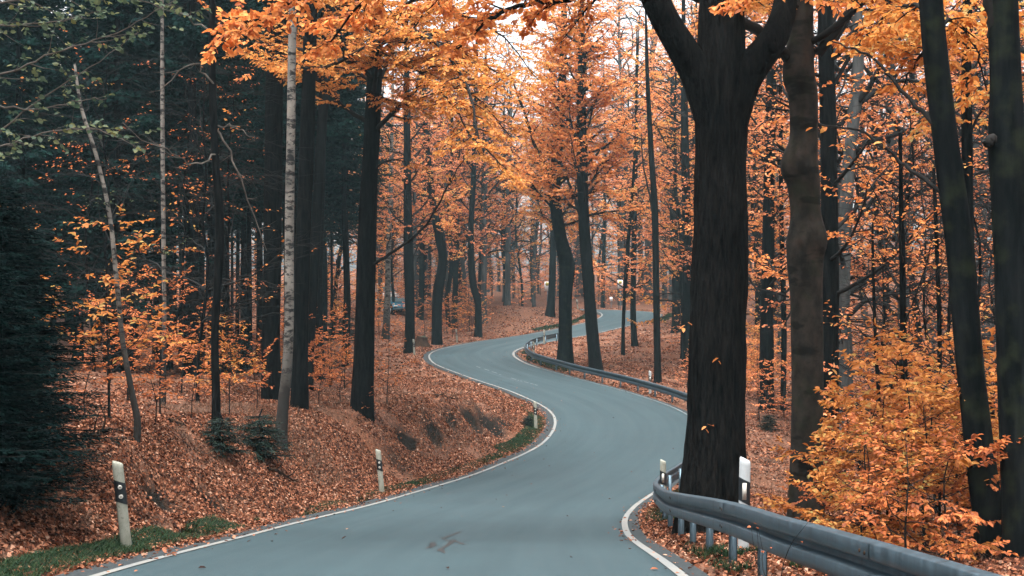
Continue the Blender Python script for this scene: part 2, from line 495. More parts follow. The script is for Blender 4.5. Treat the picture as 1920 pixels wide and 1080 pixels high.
PITS = [(-.7, 38.3, .4, .9, .5), (-1.3, 36.6, .35, .8, .45), (-2.3, 33.2, .3, .7, .4), (-2.9, 31.3, .25, .6, .4), (-1.9, 35.2, .25, .5, .4), (-4.75, 15.6, .35, .35, .38), (-5.2, 16.8, .3, .5, .35), (-3.9, 20.8, .35, .6, .3), (-4.9, 18.6, .3, .4, .3), (-.3, 39.8, .3, .6, .3), (-3.4, 24.4, .3, .6, .28), (-3.0, 29.5, .4, .7, .25), (6.6, 27, .5, .9, .3), (7.8, 33, .6, .9, .3)]
def pits(x, y):
    """eroded hollows in the banks"""
    h = np.zeros(np.shape(x))
    for a, b, sx_, sy_, d in PITS: h = h + d * np.exp(-((x - a) / sx_) ** 2 - ((y - b) / sy_) ** 2)
    return h
def ground(x, y):
    sh = np.shape(x)
    x = np.asarray(x, float).ravel(); y = np.asarray(y, float).ravel()
    el, out, sd = road_q(x, y)
    B = np.interp(y, [0, 10, 20, 34, 41, 48, 60, 75], [1.0, 1.1, 1.7, 1.9, 1.15, .6, .3, .15])
    sl = np.interp(y, [0, 40, 55, 75, 120], [.05, .06, .05, .025, .015])
    left = B * sstep(.5, 2.9, out) + sl * np.clip(out - 3, 0, 30)
    right = .1 * sstep(.2, 1.0, out) - .12 * sstep(1.0, 4, out) + .02 * np.clip(out - 6, 0, 40)
    g = np.where(sd > 0, left, right)
    am = sstep(.5, 2.2, out)
    g += am * (.34 * vnoise(x * .22 + 9, y * .22) + .26 * vnoise(x * .7, y * .7 + 5) + .12 * vnoise(x * 2.1, y * 2.1))
    lump = np.where((sd > 0) & (y < 46), 1., .4) * am
    g += lump * (.26 * vnoise(x * 1.3 + 3, y * 1.1 + 8) - .3 * np.clip(vnoise(x * .9 + 40, y * .55 + 3) - .12, 0, 1))
    g += .075 * np.clip(y - 118, 0, 90)
    g -= pits(x, y)
    e = np.where(out < .1, -.12 + .1 * sstep(-.35, .1, out), -.02)
    return (el + g + e).reshape(sh)

def hit(px, py, y0=5., y1=170.):
    """ground point seen at a photo pixel"""
    ys = np.arange(y0, y1, .1)
    x = (px - CX) / F * ys; z = (YH - py) / F * ys
    k = np.argmax(z < ground(x, ys))
    return np.array([x[k], ys[k], float(ground(x[k], ys[k]))])
def on_road(px, py, dz=.004):
    ys = np.arange(6, 115, .05); x = (px - CX) / F * ys; z = (YH - py) / F * ys
    el, out, sd = road_exact(x, ys)
    k = np.argmax(z < el)
    return np.array([x[k], ys[k], el[k] + dz])

# ground sheet
gx = np.unique(np.concatenate([np.arange(-14, 16, .28), np.arange(-60, 60, 1.6), np.arange(-230, 231, 12)]).round(3))
gy = np.unique(np.concatenate([np.arange(4, 60, .3), np.arange(60, 118, .55), np.arange(-40, 180, 2.2), np.arange(-60, 361, 12)]).round(3))
X, Y = np.meshgrid(gx, gy)
Z = ground(X, Y)
_gq = road_q(X, Y); G_OUT = _gq[1].reshape(X.shape); G_EL = _gq[0].reshape(X.shape); G_SD = _gq[2].reshape(X.shape)
ground_exact, road_exact = ground, road_q
def _bil(x, y):
    i = np.clip(np.searchsorted(gx, x) - 1, 0, len(gx) - 2); j = np.clip(np.searchsorted(gy, y) - 1, 0, len(gy) - 2)
    fx = np.clip((x - gx[i]) / (gx[i + 1] - gx[i]), 0, 1); fy = np.clip((y - gy[j]) / (gy[j + 1] - gy[j]), 0, 1)
    return lambda A: (A[j, i] * (1 - fx) + A[j, i + 1] * fx) * (1 - fy) + (A[j + 1, i] * (1 - fx) + A[j + 1, i + 1] * fx) * fy
def ground(x, y):
    sh = np.shape(x); x = np.asarray(x, float).ravel(); y = np.asarray(y, float).ravel()
    return _bil(x, y)(Z).reshape(sh)
def road_q(x, y):
    x = np.asarray(x, float).ravel(); y = np.asarray(y, float).ravel(); f = _bil(x, y)
    return f(G_EL), f(G_OUT), np.sign(f(G_SD))
nx, ny = len(gx), len(gy)
i = (np.arange(ny - 1)[:, None] * nx + np.arange(nx - 1)[None]).ravel()
mb = MB().add(np.stack([X, Y, Z], -1), np.stack([i, i + 1, i + 1 + nx, i + nx], -1))
g_o = mb.obj('ground', M['ground'], smooth=True)
_at = g_o.data.attributes.new('soil', 'FLOAT', 'POINT'); _at.data.foreach_set('value', (pits(X, Y) * (1 + .8 * vnoise(X * 3, Y * 3))).astype(np.float32).ravel())
tag(g_o, 'forest floor of rust brown earth beside the road', 'ground', kind='structure')

# road slab
def strip(offs, name, mat, parent=None, i0=0, i1=None, skirt=0.0, dz=0.0):
    i1 = len(RC) if i1 is None else i1
    k = np.arange(i0, i1)
    rows = [road_off(o, dz)[k] for o in offs]
    us = [np.stack([np.full(len(k), o), RS[k]], 1) for o in offs]
    if skirt:
        a = rows[0].copy(); a[:, 2] -= skirt; b = rows[-1].copy(); b[:, 2] -= skirt
        rows = [a] + rows + [b]; us = [us[0]] + us + [us[-1]]
    v = np.stack(rows, 1); m = v.shape[1]; n = len(k)
    uv = np.stack(us, 1).reshape(-1, 2)
    ii = (np.arange(n - 1)[:, None] * m + np.arange(m - 1)[None]).ravel()
    return MB().add(v, np.stack([ii, ii + m, ii + m + 1, ii + 1], -1)).obj(name, mat, parent, smooth=not skirt, uv=uv)
hw = RW / 2
road = strip([hw + .1, hw - .3, 1.2, 0, -1.2, -hw + .3, -hw - .1], 'road', M['asphalt'], skirt=.2)
tag(road, 'winding blue grey asphalt road through the autumn wood', 'road', kind='structure')
strip([hw + .30, hw - .005], 'asphalt_margin', M['margin'], road, 30, 430, dz=.004)
strip([-hw + .005, -hw - .17], 'asphalt_margin', M['margin'], road, 30, 430, dz=.004)
strip([hw - .02, hw - .12], 'edge_line', M['line'], road, 20, None, dz=.008)
iy = lambda y: int(np.argmin(np.abs(RC[:400, 1] - y)))
strip([-hw + .12, -hw + .02], 'edge_line', M['line'], road, 20, iy(31), dz=.008)
strip([-hw + .10, -hw + .03], 'edge_line', M['oldline'], road, iy(31), iy(62), dz=.008)
strip([-hw + .15, -hw + .01], 'edge_line', M['line'], road, iy(62), None, dz=.008)
def decal(pts, w, name, mat, dz=.005):
    """short painted stroke on the road through photo pixels"""
    p = np.array([on_road(a, b, dz) for a, b in pts])
    d = nrm(np.gradient(p[:, :2], axis=0)); s = np.stack([-d[:, 1], d[:, 0], np.zeros(len(d))], 1)
    w = np.asarray(w).reshape(-1, 1) * np.ones((len(p), 1)) * (.5 if name == 'crack_seal' else 1)
    v = np.stack([p + s * w / 2, p - s * w / 2], 1); n = len(p)
    ii = np.arange(n - 1) * 2
    v[..., 2] = np.maximum(v[..., 2], road_exact(v[..., 0], v[..., 1])[0].reshape(v.shape[:2]) + dz)
    return MB().add(v, np.stack([ii, ii + 1, ii + 3, ii + 2], -1)).obj(name, mat, road)
for a, b in (((893, 687), (901, 690)), ((908, 692), (917, 695)), ((922, 697), (932, 700)), ((936, 702), (940, 703)), ((958, 709), (968, 712)), ((971, 713), (979, 715)), ((983, 716), (991, 718)), ((994, 719), (1001, 721)), ((1003, 721.5), (1008, 723))):
    decal([a, ((a[0] + b[0]) / 2, (a[1] + b[1]) / 2), b], .075, 'lane_dash', M['oldline'])
for st, w in (([(797, 1029), (808, 1026), (815, 1020), (806, 1023)], (.05, .14, .12, .05)), ([(803, 1021), (812, 1018), (817, 1017)], (.04, .11, .05)),
              ([(822, 1034), (826, 1030), (836, 1025), (843, 1020), (853, 1013), (842, 1014)], (.08, .1, .1, .12, .1, .06)), ([(833, 1038), (828, 1032), (824, 1030)], (.04, .14, .06)),
              ([(830, 1011), (838, 1007), (850, 1003), (860, 998), (863, 999)], (.08, .12, .1, .07, .05)), ([(842, 1014), (852, 1015), (869, 1021), (866, 1020)], (.06, .1, .09, .04)), ([(868, 1015), (881, 1014.5)], (.05, .04)), ([(812, 1024), (824, 1025), (836, 1026)], (.03, .03, .03)), ([(826, 1008), (834, 1012), (848, 1018)], (.03, .06, .05))):
    decal(catmull(np.array(st, float), 4), np.interp(np.linspace(0, 1, (len(st) - 1) * 4 + 1), np.linspace(0, 1, len(st)), w), 'crack_seal', M['tar'], .004)

# ------------------------------------------------------------------ guard rail along the outer edge
gy_k = np.array([3.5, 5, 9, 13, 19, 25, 40, 50, 58, 64, 68, 74, 84, 90])
go_k = np.array([1.15, .92, .5, .45, .5, .45, .4, .3, .2, .3, .5, .8, .6, .6])
k0, k1 = iy(3.2), iy(84.5)
oo = np.interp(RC[:, 1], gy_k, go_k)
rp = road_off(-(hw + oo))[k0:k1]
rs = np.concatenate([[0], np.cumsum(np.linalg.norm(np.diff(rp, axis=0), axis=1))])
def rail_at(s):
    return np.array([np.interp(s, rs, rp[:, k]) for k in range(3)])
def rail_dir(s):
    d = rail_at(min(s + .3, rs[-1])) - rail_at(max(s - .3, 0)); d[2] = 0
    return nrm(d)
RTOP = .64
prof = [(.0, -.155), (.072, -.15), (.084, -.14), (.086, -.05), (.076, -.04), (.006, -.03), (.0, -.024), (.0, .024), (.006, .03), (.076, .04), (.086, .05), (.084, .14), (.072, .15), (.0, .155)]
rail = empty('guard_rail', rail_at(10), 'long galvanised steel crash barrier curving along the outer edge of the road', 'guard rail')
off0 = rail_at(10)
s0 = 0.0; segs = []
while s0 < rs[-1] - .5:
    s1 = min(s0 + 4.0, rs[-1]); segs.append((s0, s1)); s0 = s1
for j, (a, b) in enumerate(segs):
    ss = np.linspace(a - .12, b + .06, 15)
    v = []
    for q, s in enumerate(ss):
        c = rail_at(np.clip(s, 0, rs[-1])); d = rail_dir(np.clip(s, 0, rs[-1])); lft = np.array([-d[1], d[0], 0])
        lap = .004 if q < 2 else 0.
        outer = [c + lft * (x - .03 + lap) + np.array([0, 0, RTOP - .155 + z]) for x, z in prof]
        inner = [c + lft * (x - .036) + np.array([0, 0, RTOP - .155 + z]) for x, z in prof[::-1]]
        v.append(outer + inner)
    v = np.array(v); m = v.shape[1]; n = len(ss)
    ii = np.arange(n - 1)[:, None] * m; jj = np.arange(m)[None]; kk = (jj + 1) % m
    beam = MB().add(v, np.stack([ii + jj, ii + m + jj, ii + m + kk, ii + kk], -1)).obj('beam', M['steel'], rail, off0)
    if a < 42:                                       # splice bolts
        d = rail_dir(a); lft = np.array([-d[1], d[0], 0]); bb = MB()
        for dx in (-.06, .02):
            for z in (-.085, .085):
                c = rail_at(max(a, 0)) + d * dx + lft * .052 + np.array([0, 0, RTOP - .155 + z])
                bb = MB(); tube(bb, [c, c + lft * .012], [.014, .012], 8); bb.obj('bolt', M['stump'], beam, off0)
        pass
# posts
pm = MB()
for (x, y, sx, sy) in ((0, 0, .008, .075), (.02, .034, .048, .008), (.02, -.034, .048, .008)):
    box(pm, (x, y, -.15), (sx, sy, 1.28))
post_me = pm.mesh('post', M['steel'])
s = .9
while s < rs[-1]:
    c = rail_at(s); d = rail_dir(s); lft = np.array([-d[1], d[0], 0])
    o = bpy.data.objects.new('post', post_me); COL.objects.link(o); o.parent = rail
    p = c - lft * .11 - off0; o.location = (p[0], p[1], c[2] - off0[2] + .11); o.rotation_euler = (0, 0, math.atan2(d[1], d[0]))
    s += 1.33 if c[1] > 8.5 and c[1] < 14 else (2.0 if c[1] < 60 else 2.6)

# ------------------------------------------------------------------ roadside delineator posts
def delineator(xy, h=1.02, face=0.0, lean=(0, 0), refl='round', clean=False, label='', base=None, rz=None):
    g = float(ground(*xy)) if base is None else base
    mat = M['post_clean'] if clean else M['post_white']
    e = empty('delineator_post', (xy[0], xy[1], g), label, 'road post', 'reflector posts along the road')
    e.rotation_euler = (lean[1], lean[0], face)
    # rounded wedge section, front towards -Y; the crown slopes
    sec = [(-.06, -.035), (-.045, -.055), (0, -.062), (.045, -.055), (.06, -.035), (.06, .03), (.035, .055), (-.035, .055), (-.06, .03)]
    def ring(z, k=1.0, slope=0.0, grow=0.0):
        return [(x * k + math.copysign(grow, x) * (abs(x) > 1e-6), y * k + math.copysign(grow, y), z + slope * (x / .06)) for x, y in sec]
    def loft(mb, rings, cap=True):
        v = np.array(rings); m = v.shape[1]; n = len(v)
        ii = np.arange(n - 1)[:, None] * m; jj = np.arange(m)[None]; kk = (jj + 1) % m
        q = np.stack([ii + jj, ii + kk, ii + m + kk, ii + m + jj], -1).reshape(-1, 4)
        tr = [((n - 1) * m, (n - 1) * m + a, (n - 1) * m + a + 1) for a in range(1, m - 1)] if cap else None
        mb.add(v.reshape(-1, 3), q, tr)
    mb = MB(); loft(mb, [ring(-.3), ring(.3), ring(h - .06, 1, -.015), ring(h - .015, .96, -.02), ring(h, .8, -.022)]); mb.obj('body', mat, e)
    mb = MB(); loft(mb, [ring(h - .47, 1, -.03, .0025), ring(h - .22, 1, -.03, .0025)], False); mb.obj('band', M['black'], e)
    if refl == 'round':
        for z in (h - .285, h - .395):
            mb = MB(); tube(mb, [(0, -.06, z), (0, -.069, z), (0, -.07, z)], [.025, .025, .02], 20); d = mb.obj('reflector', M['reflector'], e)
            mb = MB(); tube(mb, [(0, -.069, z), (0, -.073, z)], [.007, .006], 10); mb.obj('stud', M['stump'], d)
    else:
        mb = MB(); box(mb, (0, -.066, h - .345), (.045, .012, .18)); d = mb.obj('reflector', M['reflector'], e)
    return e
def face_cam(x, y): return -math.atan2(x, y)
for (x, y), kw in (
    ((-4.47, 13.2), dict(lean=(-.10, .02), label='tall mossy white road post with two round reflectors leaning beside dark spruce', h=1.03)),
    ((-2.97, 26.0), dict(lean=(-.09, 0), label='white road post with two round reflectors at the foot of leafy bank', h=1.0)),
    ((.86, 41.0), dict(lean=(-.03, 0), label='grimy road post on grass at the inside tip of left bend', h=1.0)),
    ((-6.1, 71.0), dict(lean=(-.05, 0), label='white road post beside brown stump and dark trunk', h=1.0)),
    ((-4.1, 85.0), dict(lean=(-.08, 0), label='white road post beyond the stump on the outside of the far curve', h=1.0)),
    ((6.1, 105.2), dict(lean=(-.12, 0), label='white road post on grass mound near the last hairpin', h=1.0)),
    ((13.3, 103.0), dict(lean=(.16, 0), refl='bar', label='white road post leaning at outer side of the last hairpin', h=1.05)),
    ((3.0, 22.6), dict(refl='bar', label='short grey topped road post with bar reflector behind the barrier bend', h=.98)),
    ((2.52, 12.4), dict(lean=(.02, 0), refl='bar', clean=True, label='clean white road post with bar reflector in front of the thick trunk', h=1.0)),
):
    delineator((x, y), face=face_cam(x, y), **kw)
for s_y, lab in ((51.5, 'slim white topped road post behind the middle barrier stretch'), (67.5, 'road post with black band inside the barrier bend by leaning trunk'), (78.5, 'dark banded road post on the far barrier stretch')):
    q = road_at_y(s_y, -(hw + np.interp(s_y, gy_k, go_k) + .28))
    delineator((q[0], q[1]), face=face_cam(q[0], q[1]), refl='bar', clean=s_y < 60, label=lab, h=1.05)

# ------------------------------------------------------------------ trees
class Wood:
    """collects trunk, branches and leaves of one tree"""
    def __init__(self, seed):
        self.r = np.random.default_rng(seed)
        self.trunk = MB(); self.br = MB(); self.lf = MB(); self.limbs = []
        self.tw0 = []; self.tw1 = []; self.twn = []; self.twl = []
    def bole(self, p, r, sides=14, flare=.55, ridges=.06, step=.25, knob=0.0, fine=0.0):
        p = np.asarray(p, float); r = np.asarray(r, float)
        pr = catmull(np.column_stack([p, r]), 10)
        L = np.concatenate([[0], np.cumsum(np.linalg.norm(np.diff(pr[:, :3], axis=0), axis=1))])
        n = max(8, int(L[-1] / step)); s = np.linspace(0, L[-1], n)
        q = np.stack([np.interp(s, L, pr[:, k]) for k in range(4)], 1)
        th = np.arange(sides) / sides * 2 * math.pi
        ph = self.r.random(3) * 6
        lob = 1 + .5 * np.cos(3 * th + ph[0]) * .5 + .3 * np.cos(5 * th + ph[1])
        fl = flare * np.exp(-s / (.28 + r[0] * .9))[:, None] * np.clip(lob, .2, 2)[None]
        sx = self.r.random() * 50
        rid = ridges * 2 * (vnoise(th[None] * 4 + sx + np.zeros((n, 1)), s[:, None] * .8 + sx) + .6 * vnoise(th[None] * 1.3 + sx + 7, s[:, None] * 1.9 + sx))
        if fine: rid = rid + fine * (vnoise(th[None] * 9 + sx + np.zeros((n, 1)), s[:, None] * 2.2 + sx) + .6 * vnoise(th[None] * 18 + sx, s[:, None] * 5 + sx))
        pf = 1 + fl + rid
        if knob: pf = pf + knob * np.clip(vnoise(th[None] * .9 + sx + 3, s[:, None] * 1.2 + sx) - .12, 0, 1) * 2
        tube(self.trunk, q[:, :3], q[:, 3], sides, True, pf)
        self.q = q
        return q
    def grow(self, p, d, L, r0, n=6, up=.1, wob=.16, r1=.25):
        pts = [np.asarray(p, float)]; d = nrm(d)
        for k in range(n):
            d = nrm(d + self.r.normal(0, wob, 3) + np.array([0, 0, up]))
            pts.append(pts[-1] + d * L / n)
        pts = np.array(pts); rr = np.linspace(r0, r0 * r1, n + 1)
        return pts, rr
    def twigs_on(self, pts, start, gap, tl, leafn, flat=.35, droop=.15):
        """side twigs along a branch polyline, alternating left and right in a flat spray"""
        L = np.concatenate([[0], np.cumsum(np.linalg.norm(np.diff(pts, axis=0), axis=1))])
        m = max(2, int((L[-1] * (1 - start)) / gap))
        s = np.linspace(L[-1] * start, L[-1], m) + self.r.normal(0, gap * .25, m)
        s = np.clip(s, 0, L[-1])
        c = np.stack([np.interp(s, L, pts[:, k]) for k in range(3)], 1)
        tg = nrm(np.stack([np.interp(s, L, nrm(np.gradient(pts, axis=0))[:, k]) for k in range(3)], 1))
        sd = nrm(np.cross(tg, [0, 0, 1.]) + 1e-6) * np.where(np.arange(m) % 2, 1, -1)[:, None]
        d = nrm(tg * .75 + sd * self.r.uniform(.5, 1.1, (m, 1)) + self.r.normal(0, .18, (m, 3)) * [1, 1, flat] + [0, 0, -droop])
        d[-1] = tg[-1]
        tl_ = tl * self.r.uniform(.55, 1.2, (m, 1)) * (1 - .35 * (s / L[-1])[:, None])
        self.tw0.append(c); self.tw1.append(c + d * tl_); self.twn.append(np.full(m, leafn))
    def side_branches(self, pts, rr, start, gap, Ls, sub_r, twig_gap, twig_len, leafn, sides=4, up=.03):
        L = np.concatenate([[0], np.cumsum(np.linalg.norm(np.diff(pts, axis=0), axis=1))])
        m = max(1, int(L[-1] * (1 - start) / gap))
        for j in range(m):
            t = start + (1 - start) * (j + self.r.random()) / m
            s = t * L[-1]
            c = np.array([np.interp(s, L, pts[:, k]) for k in range(3)])
            tg = nrm(np.array([np.interp(min(s + .1, L[-1]), L, pts[:, k]) for k in range(3)]) - np.array([np.interp(s - .1, L, pts[:, k]) for k in range(3)]))
            sd = nrm(np.cross(tg, [0, 0, 1.]) + 1e-6) * (1 if j % 2 else -1)
            d = nrm(tg * self.r.uniform(.4, .9) + sd * self.r.uniform(.5, 1) + [0, 0, self.r.normal(0, .2)])
            d[2] *= .6
            ln = Ls * (1 - .55 * t) * self.r.uniform(.6, 1.15)
            r_ = min(np.interp(s, L, rr) * .6, sub_r)
            p2, r2 = self.grow(c, d, ln, r_, 4, up, .18)
            tube(self.br, p2, r2, sides, False)
            self.twigs_on(p2, .15, twig_gap, twig_len, leafn)
    def limb(self, p, d, L, r0, sub=(.25, .5, 1.3), twig=(.16, .5, 7), up=.05, wob=.14, n=8, sides=6):
        pts, rr = self.grow(p, d, L, r0, n, up, wob)
        tube(self.br, pts, rr, sides, False)
        self.side_branches(pts, rr, sub[0], sub[1], sub[2], r0 * .4, *twig)
        self.twigs_on(pts, .6, twig[0], twig[1], twig[2])
        return pts
    def path_limb(self, pts, r0, r1, sub=(.25, .5, 1.3), twig=(.16, .5, 7), sides=7, smooth=6, jag=.012):
        pts = catmull(np.asarray(pts, float), smooth)
        pts[1:-1] += self.r.normal(0, jag, (len(pts) - 2, 3))
        rr = np.linspace(r0, r1, len(pts))
        lm = MB(); tube(lm, pts, rr, sides, True); self.limbs.append(lm)
        if sub: self.side_branches(pts, rr, sub[0], sub[1], sub[2], max(r1, r0 * .4), *twig)
        return pts
    def foliage(self, size, hexa=False, wid=.62, twig_r=.004, twigs=True, tilt=.35, keep=1.0, far=False):
        if not self.tw0: return
        a = np.vstack(self.tw0); b = np.vstack(self.tw1); n = np.concatenate(self.twn).astype(int)
        if twigs: strips(self.br, a, b, np.full(len(a), twig_r), np.full(len(a), twig_r * .5))
        K = np.repeat(np.arange(len(a)), n)
        if len(K) == 0: return
        idx = np.arange(len(K)) - np.repeat(np.cumsum(n) - n, n)
        t = (idx + 1) / np.repeat(n, n)
        if keep < 1:                            # whole sprays have dropped, the rest are nearly full
            aid = np.repeat(np.arange(len(self.tw0)), [len(q_) for q_ in self.tw0])
            ok = self.r.random(len(self.tw0)) < keep ** .72
            m = ok[aid[K]] & (self.r.random(len(K)) < keep ** .28); K, idx, t = K[m], idx[m], t[m]
        d = nrm(b - a)[K]
        c = a[K] * (1 - t[:, None]) + b[K] * t[:, None]
        sd = nrm(np.cross(d, [0, 0, 1.]) + 1e-6) * np.where(idx % 2, 1, -1)[:, None]
        m = len(K)
        if far: c = c + self.r.normal(0, size * .25, (m, 3)) * [1, 1, .6]
        ax = nrm(d * .55 + sd * self.r.uniform(.3, 1, (m, 1)) + self.r.normal(0, .25, (m, 3)) + [0, 0, -.22])
        nm = nrm(np.array([0, 0, 1.]) + self.r.normal(0, tilt, (m, 3)))
        leaves(self.lf, c, ax, nm, size * self.r.uniform(.65, 1.2, m), wid, hexa, rng=self.r)
    def meshes(self, bark, leaf, twig=None, off=(0, 0, 0), smooth=True):
        out = []
        if self.trunk.n: out.append(('trunk', self.trunk.mesh('trunk', bark, off, smooth)))
        for lm in self.limbs: out.append(('limb', lm.mesh('limb', twig or bark, off, smooth)))
        if self.br.n: out.append(('branches', self.br.mesh('branches', twig or bark, off, False)))
        if self.lf.n: out.append(('crown', self.lf.mesh('crown', leaf, off, False)))
        return out
def place(parts, name, loc, label, cat='tree', group=None, rz=0., scale=1.):
    e = empty(name, loc, label, cat, group, rz, scale)
    for nm, me in parts:
        o = bpy.data.objects.new(nm, me); COL.objects.link(o); o.parent = e
        if nm in ('crown', 'branches'): o['kind'] = 'stuff'
    return e
def done(w, name, base, label, bark, leaf=None, twig=None, cat='tree', group=None):
    return place(w.meshes(bark, leaf, twig, base), name, base, label, cat, group)

def px_trunk(pts, y, dy=None, top=None):
    """photo outline (x, y, width) of a stem at depth y -> centreline and radii, foot set on the ground"""
    p = np.array([P(a, b, y + (0 if dy is None else dy * k / (len(pts) - 1))) for k, (a, b, c) in enumerate(pts)])
    r = np.array([c * y / F / 2 for a, b, c in pts])
    d = nrm(p[0] - p[1]); g = float(ground(p[0, 0], p[0, 1]))
    foot = np.array([p[0, 0], p[0, 1], g])
    if p[0, 2] - g > .3:
        p = np.vstack([foot - [0, 0, .45], p]); r = np.concatenate([[r[0] * 1.05], r])
    else:
        p[0] = foot - [0, 0, .45]
    if top:
        d = nrm(p[-1] - p[-2]); d = nrm(d * [.5, .5, 1])
        p = np.vstack([p, p[-1] + d * top * .5, p[-1] + d * top]); r = np.concatenate([r, [r[-1] * .7, r[-1] * .3]])
    return foot, p, r

def crown_limbs(w, h0, h1, n, L, r, rise=.35, sub=(.2, .42, 1.5), twig=(.15, .5, 8), az0=None, taper=.6, azr=None):
    q = w.q; foot = q[0, 2]
    for k in range(n):
        f = (k + w.r.random() * .6) / n
        h = h0 + (h1 - h0) * f
        i = int(np.argmin(np.abs(q[:, 2] - foot - h)))
        az = (k * 2.4 + w.r.normal(0, .4)) if azr is None else w.r.uniform(*azr)
        d = np.array([math.cos(az), math.sin(az), rise * w.r.uniform(.3, 1.5)])
        w.limb(q[i, :3], d, L * (1 - taper * f) * w.r.uniform(.7, 1.15), min(r, q[i, 3] * .6), sub, twig)

# ---- stock trees: meshes shared by the trees of the wood
def stock_beech(seed, H, r, h0, nl, L, leaf, size=.17, keep=.36, bark='bark', bend=.3, low=5, tw=False):
    w = Wood(seed)
    hs = np.linspace(0, H, 9)
    p = np.stack([np.cumsum(w.r.normal(0, bend * .4, 9)), np.cumsum(w.r.normal(0, bend * .4, 9)), hs], 1); p[:2, :2] = 0
    p[0, 2] = -.2
    w.bole(p, r * np.array([1, .95, .9, .84, .75, .62, .48, .3, .1]), 9, .5, .05, .6)
    q = w.q
    for k in range(nl):
        f = (k + w.r.random() * .8) / nl; h = h0 + (H * .96 - h0) * f
        i = int(np.argmin(np.abs(q[:, 2] - h))); az = k * 2.4 + w.r.normal(0, .5)
        ln = L * (.5 + .75 * math.sin(math.pi * (.15 + .8 * f))) * w.r.uniform(.6, 1.2)
        d = (math.cos(az), math.sin(az), w.r.uniform(.3, 1.5))
        w.limb(q[i, :3], d, ln, min(r * .4, q[i, 3] * .6), (.2, .42, 2.0), (.2, .75, 8), up=-.05, wob=.2)
    for k in range(low):                     # low thin sprays under the crown
        h = w.r.uniform(1.5, h0 + 1); i = int(np.argmin(np.abs(q[:, 2] - h))); az = w.r.random() * 6.28
        w.limb(q[i, :3], (math.cos(az), math.sin(az), .25), w.r.uniform(1.5, 3), .025, (.2, .4, 1.2), (.2, .6, 8), up=0., wob=.15)
    w.foliage(size, False, .66, .006, tw, .6, keep, True)
    return w.meshes(M[bark], M[leaf], M['twig'])
BEECH = [stock_beech(11, 24, .24, 4.5, 36, 4.6, 'leaf'), stock_beech(12, 21, .19, 3.2, 34, 4.0, 'leaf_red', bark='bark_pale'),
         stock_beech(13, 26, .28, 6, 36, 5.0, 'leaf', bark='bark_pale', low=2), stock_beech(14, 19, .15, 2.4, 32, 3.6, 'leaf_gold', bark='bark_grey'),
         stock_beech(15, 23, .21, 5.5, 34, 4.4, 'leaf_red', bark='bark_pale', low=2)]

def spruce_parts(seed, H, r, h0, Lmax, whorl=.5, per=6, shoots=11, sl=.55, wid=.16, bark='bark_spruce', needle='needle', dead=True, droop=.35, power=.8, seg=4):
    w = Wood(seed)
    hs = np.linspace(0, H, 7); p = np.stack([w.r.normal(0, .05, 7), w.r.normal(0, .05, 7), hs], 1); p[0] = (0, 0, -.2)
    w.bole(p, np.linspace(r, .015, 7), 8, .4, .04, .7)
    C, A, Nn, Ln = [], [], [], []
    h = h0
    while h < H - .1:
        Lb = Lmax * ((H - h) / (H - h0)) ** power + .15
        for k in range(per):
            az = k * 2 * math.pi / per + w.r.random() * 1.0 + h
            L = Lb * w.r.uniform(.6, 1.15)
            e = np.array([math.cos(az), math.sin(az), 0])
            n = 8; t = np.linspace(0, 1, n)
            pts = np.array([0, 0, h + w.r.normal(0, whorl * .3)]) + e * (L * t)[:, None] + np.stack([0 * t, 0 * t, L * (-droop * t + droop * .75 * t ** 2)], 1)
            tube(w.br, pts, np.linspace(.012 + .007 * L, .004, n), 3, False)
            m = max(4, int(shoots * L / Lmax) + 2)
            tt = np.linspace(.12, 1, m)
            c = np.stack([np.interp(tt, t, pts[:, j]) for j in range(3)], 1)
            for sgn in (-1, 1):
                sd = np.array([-e[1], e[0], 0]) * sgn
                d = nrm(e * .75 + sd * w.r.uniform(.5, 1, (m, 1)) + w.r.normal(0, .14, (m, 3)) + [0, 0, -.28])
                ln = sl * (1.15 - .6 * tt) * w.r.uniform(.6, 1.25, m) * min(1, .45 + L / Lmax)
                for q in range(seg):
                    C.append(c + d * (ln * q / seg)[:, None]); A.append(nrm(d + w.r.normal(0, .3, (m, 3)))); Ln.append(ln / seg * 1.8)
                    Nn.append(nrm(np.array([0, 0, 1.]) + w.r.normal(0, .75, (m, 3))))
        h += whorl * w.r.uniform(.7, 1.3)
    leaves(w.lf, np.vstack(C), np.vstack(A), np.vstack(Nn), np.concatenate(Ln), wid / (sl / seg * 1.8), False, rng=w.r, fold=.05)
    if dead and h0 > 1.5:
        m = int((h0 - 1) * 7); hh = w.r.uniform(1.0, h0 + 1, m); az = w.r.random(m) * 6.28
        a = np.stack([0 * hh, 0 * hh, hh], 1); L = w.r.uniform(.5, 1.8, m)[:, None]
        strips(w.br, a, a + np.stack([np.cos(az), np.sin(az), w.r.normal(-.1, .2, m)], 1) * L, np.full(m, .011), np.full(m, .003))
    return w.meshes(M[bark], M[needle], M['twig'])
STEM = [stock_beech(18, 25, .17, 9, 26, 4.0, 'leaf', .17, .36, 'bark_pale', .25, 1), stock_beech(19, 23, .13, 7.5, 24, 3.6, 'leaf_red', .17, .36, 'bark_pale', .3, 1), stock_beech(20, 26, .22, 10, 26, 4.2, 'leaf_red', .17, .36, 'bark_grey', .2, 1)]
SPARSE = [stock_beech(27, 9, .045, 1.8, 20, 2.0, 'leaf_red_n', .085, .06, 'bark', .3, 4, True), stock_beech(28, 8, .04, 1.5, 20, 1.9, 'leaf_n', .085, .06, 'bark', .3, 4, True)]
NEARB = [stock_beech(16, 20, .2, 3.5, 30, 3.6, 'leaf_red', .13, .4, 'bark_pale', .3, 8, True), stock_beech(17, 18, .14, 2.5, 28, 3.2, 'leaf', .13, .4, 'bark', .4, 8, True)]
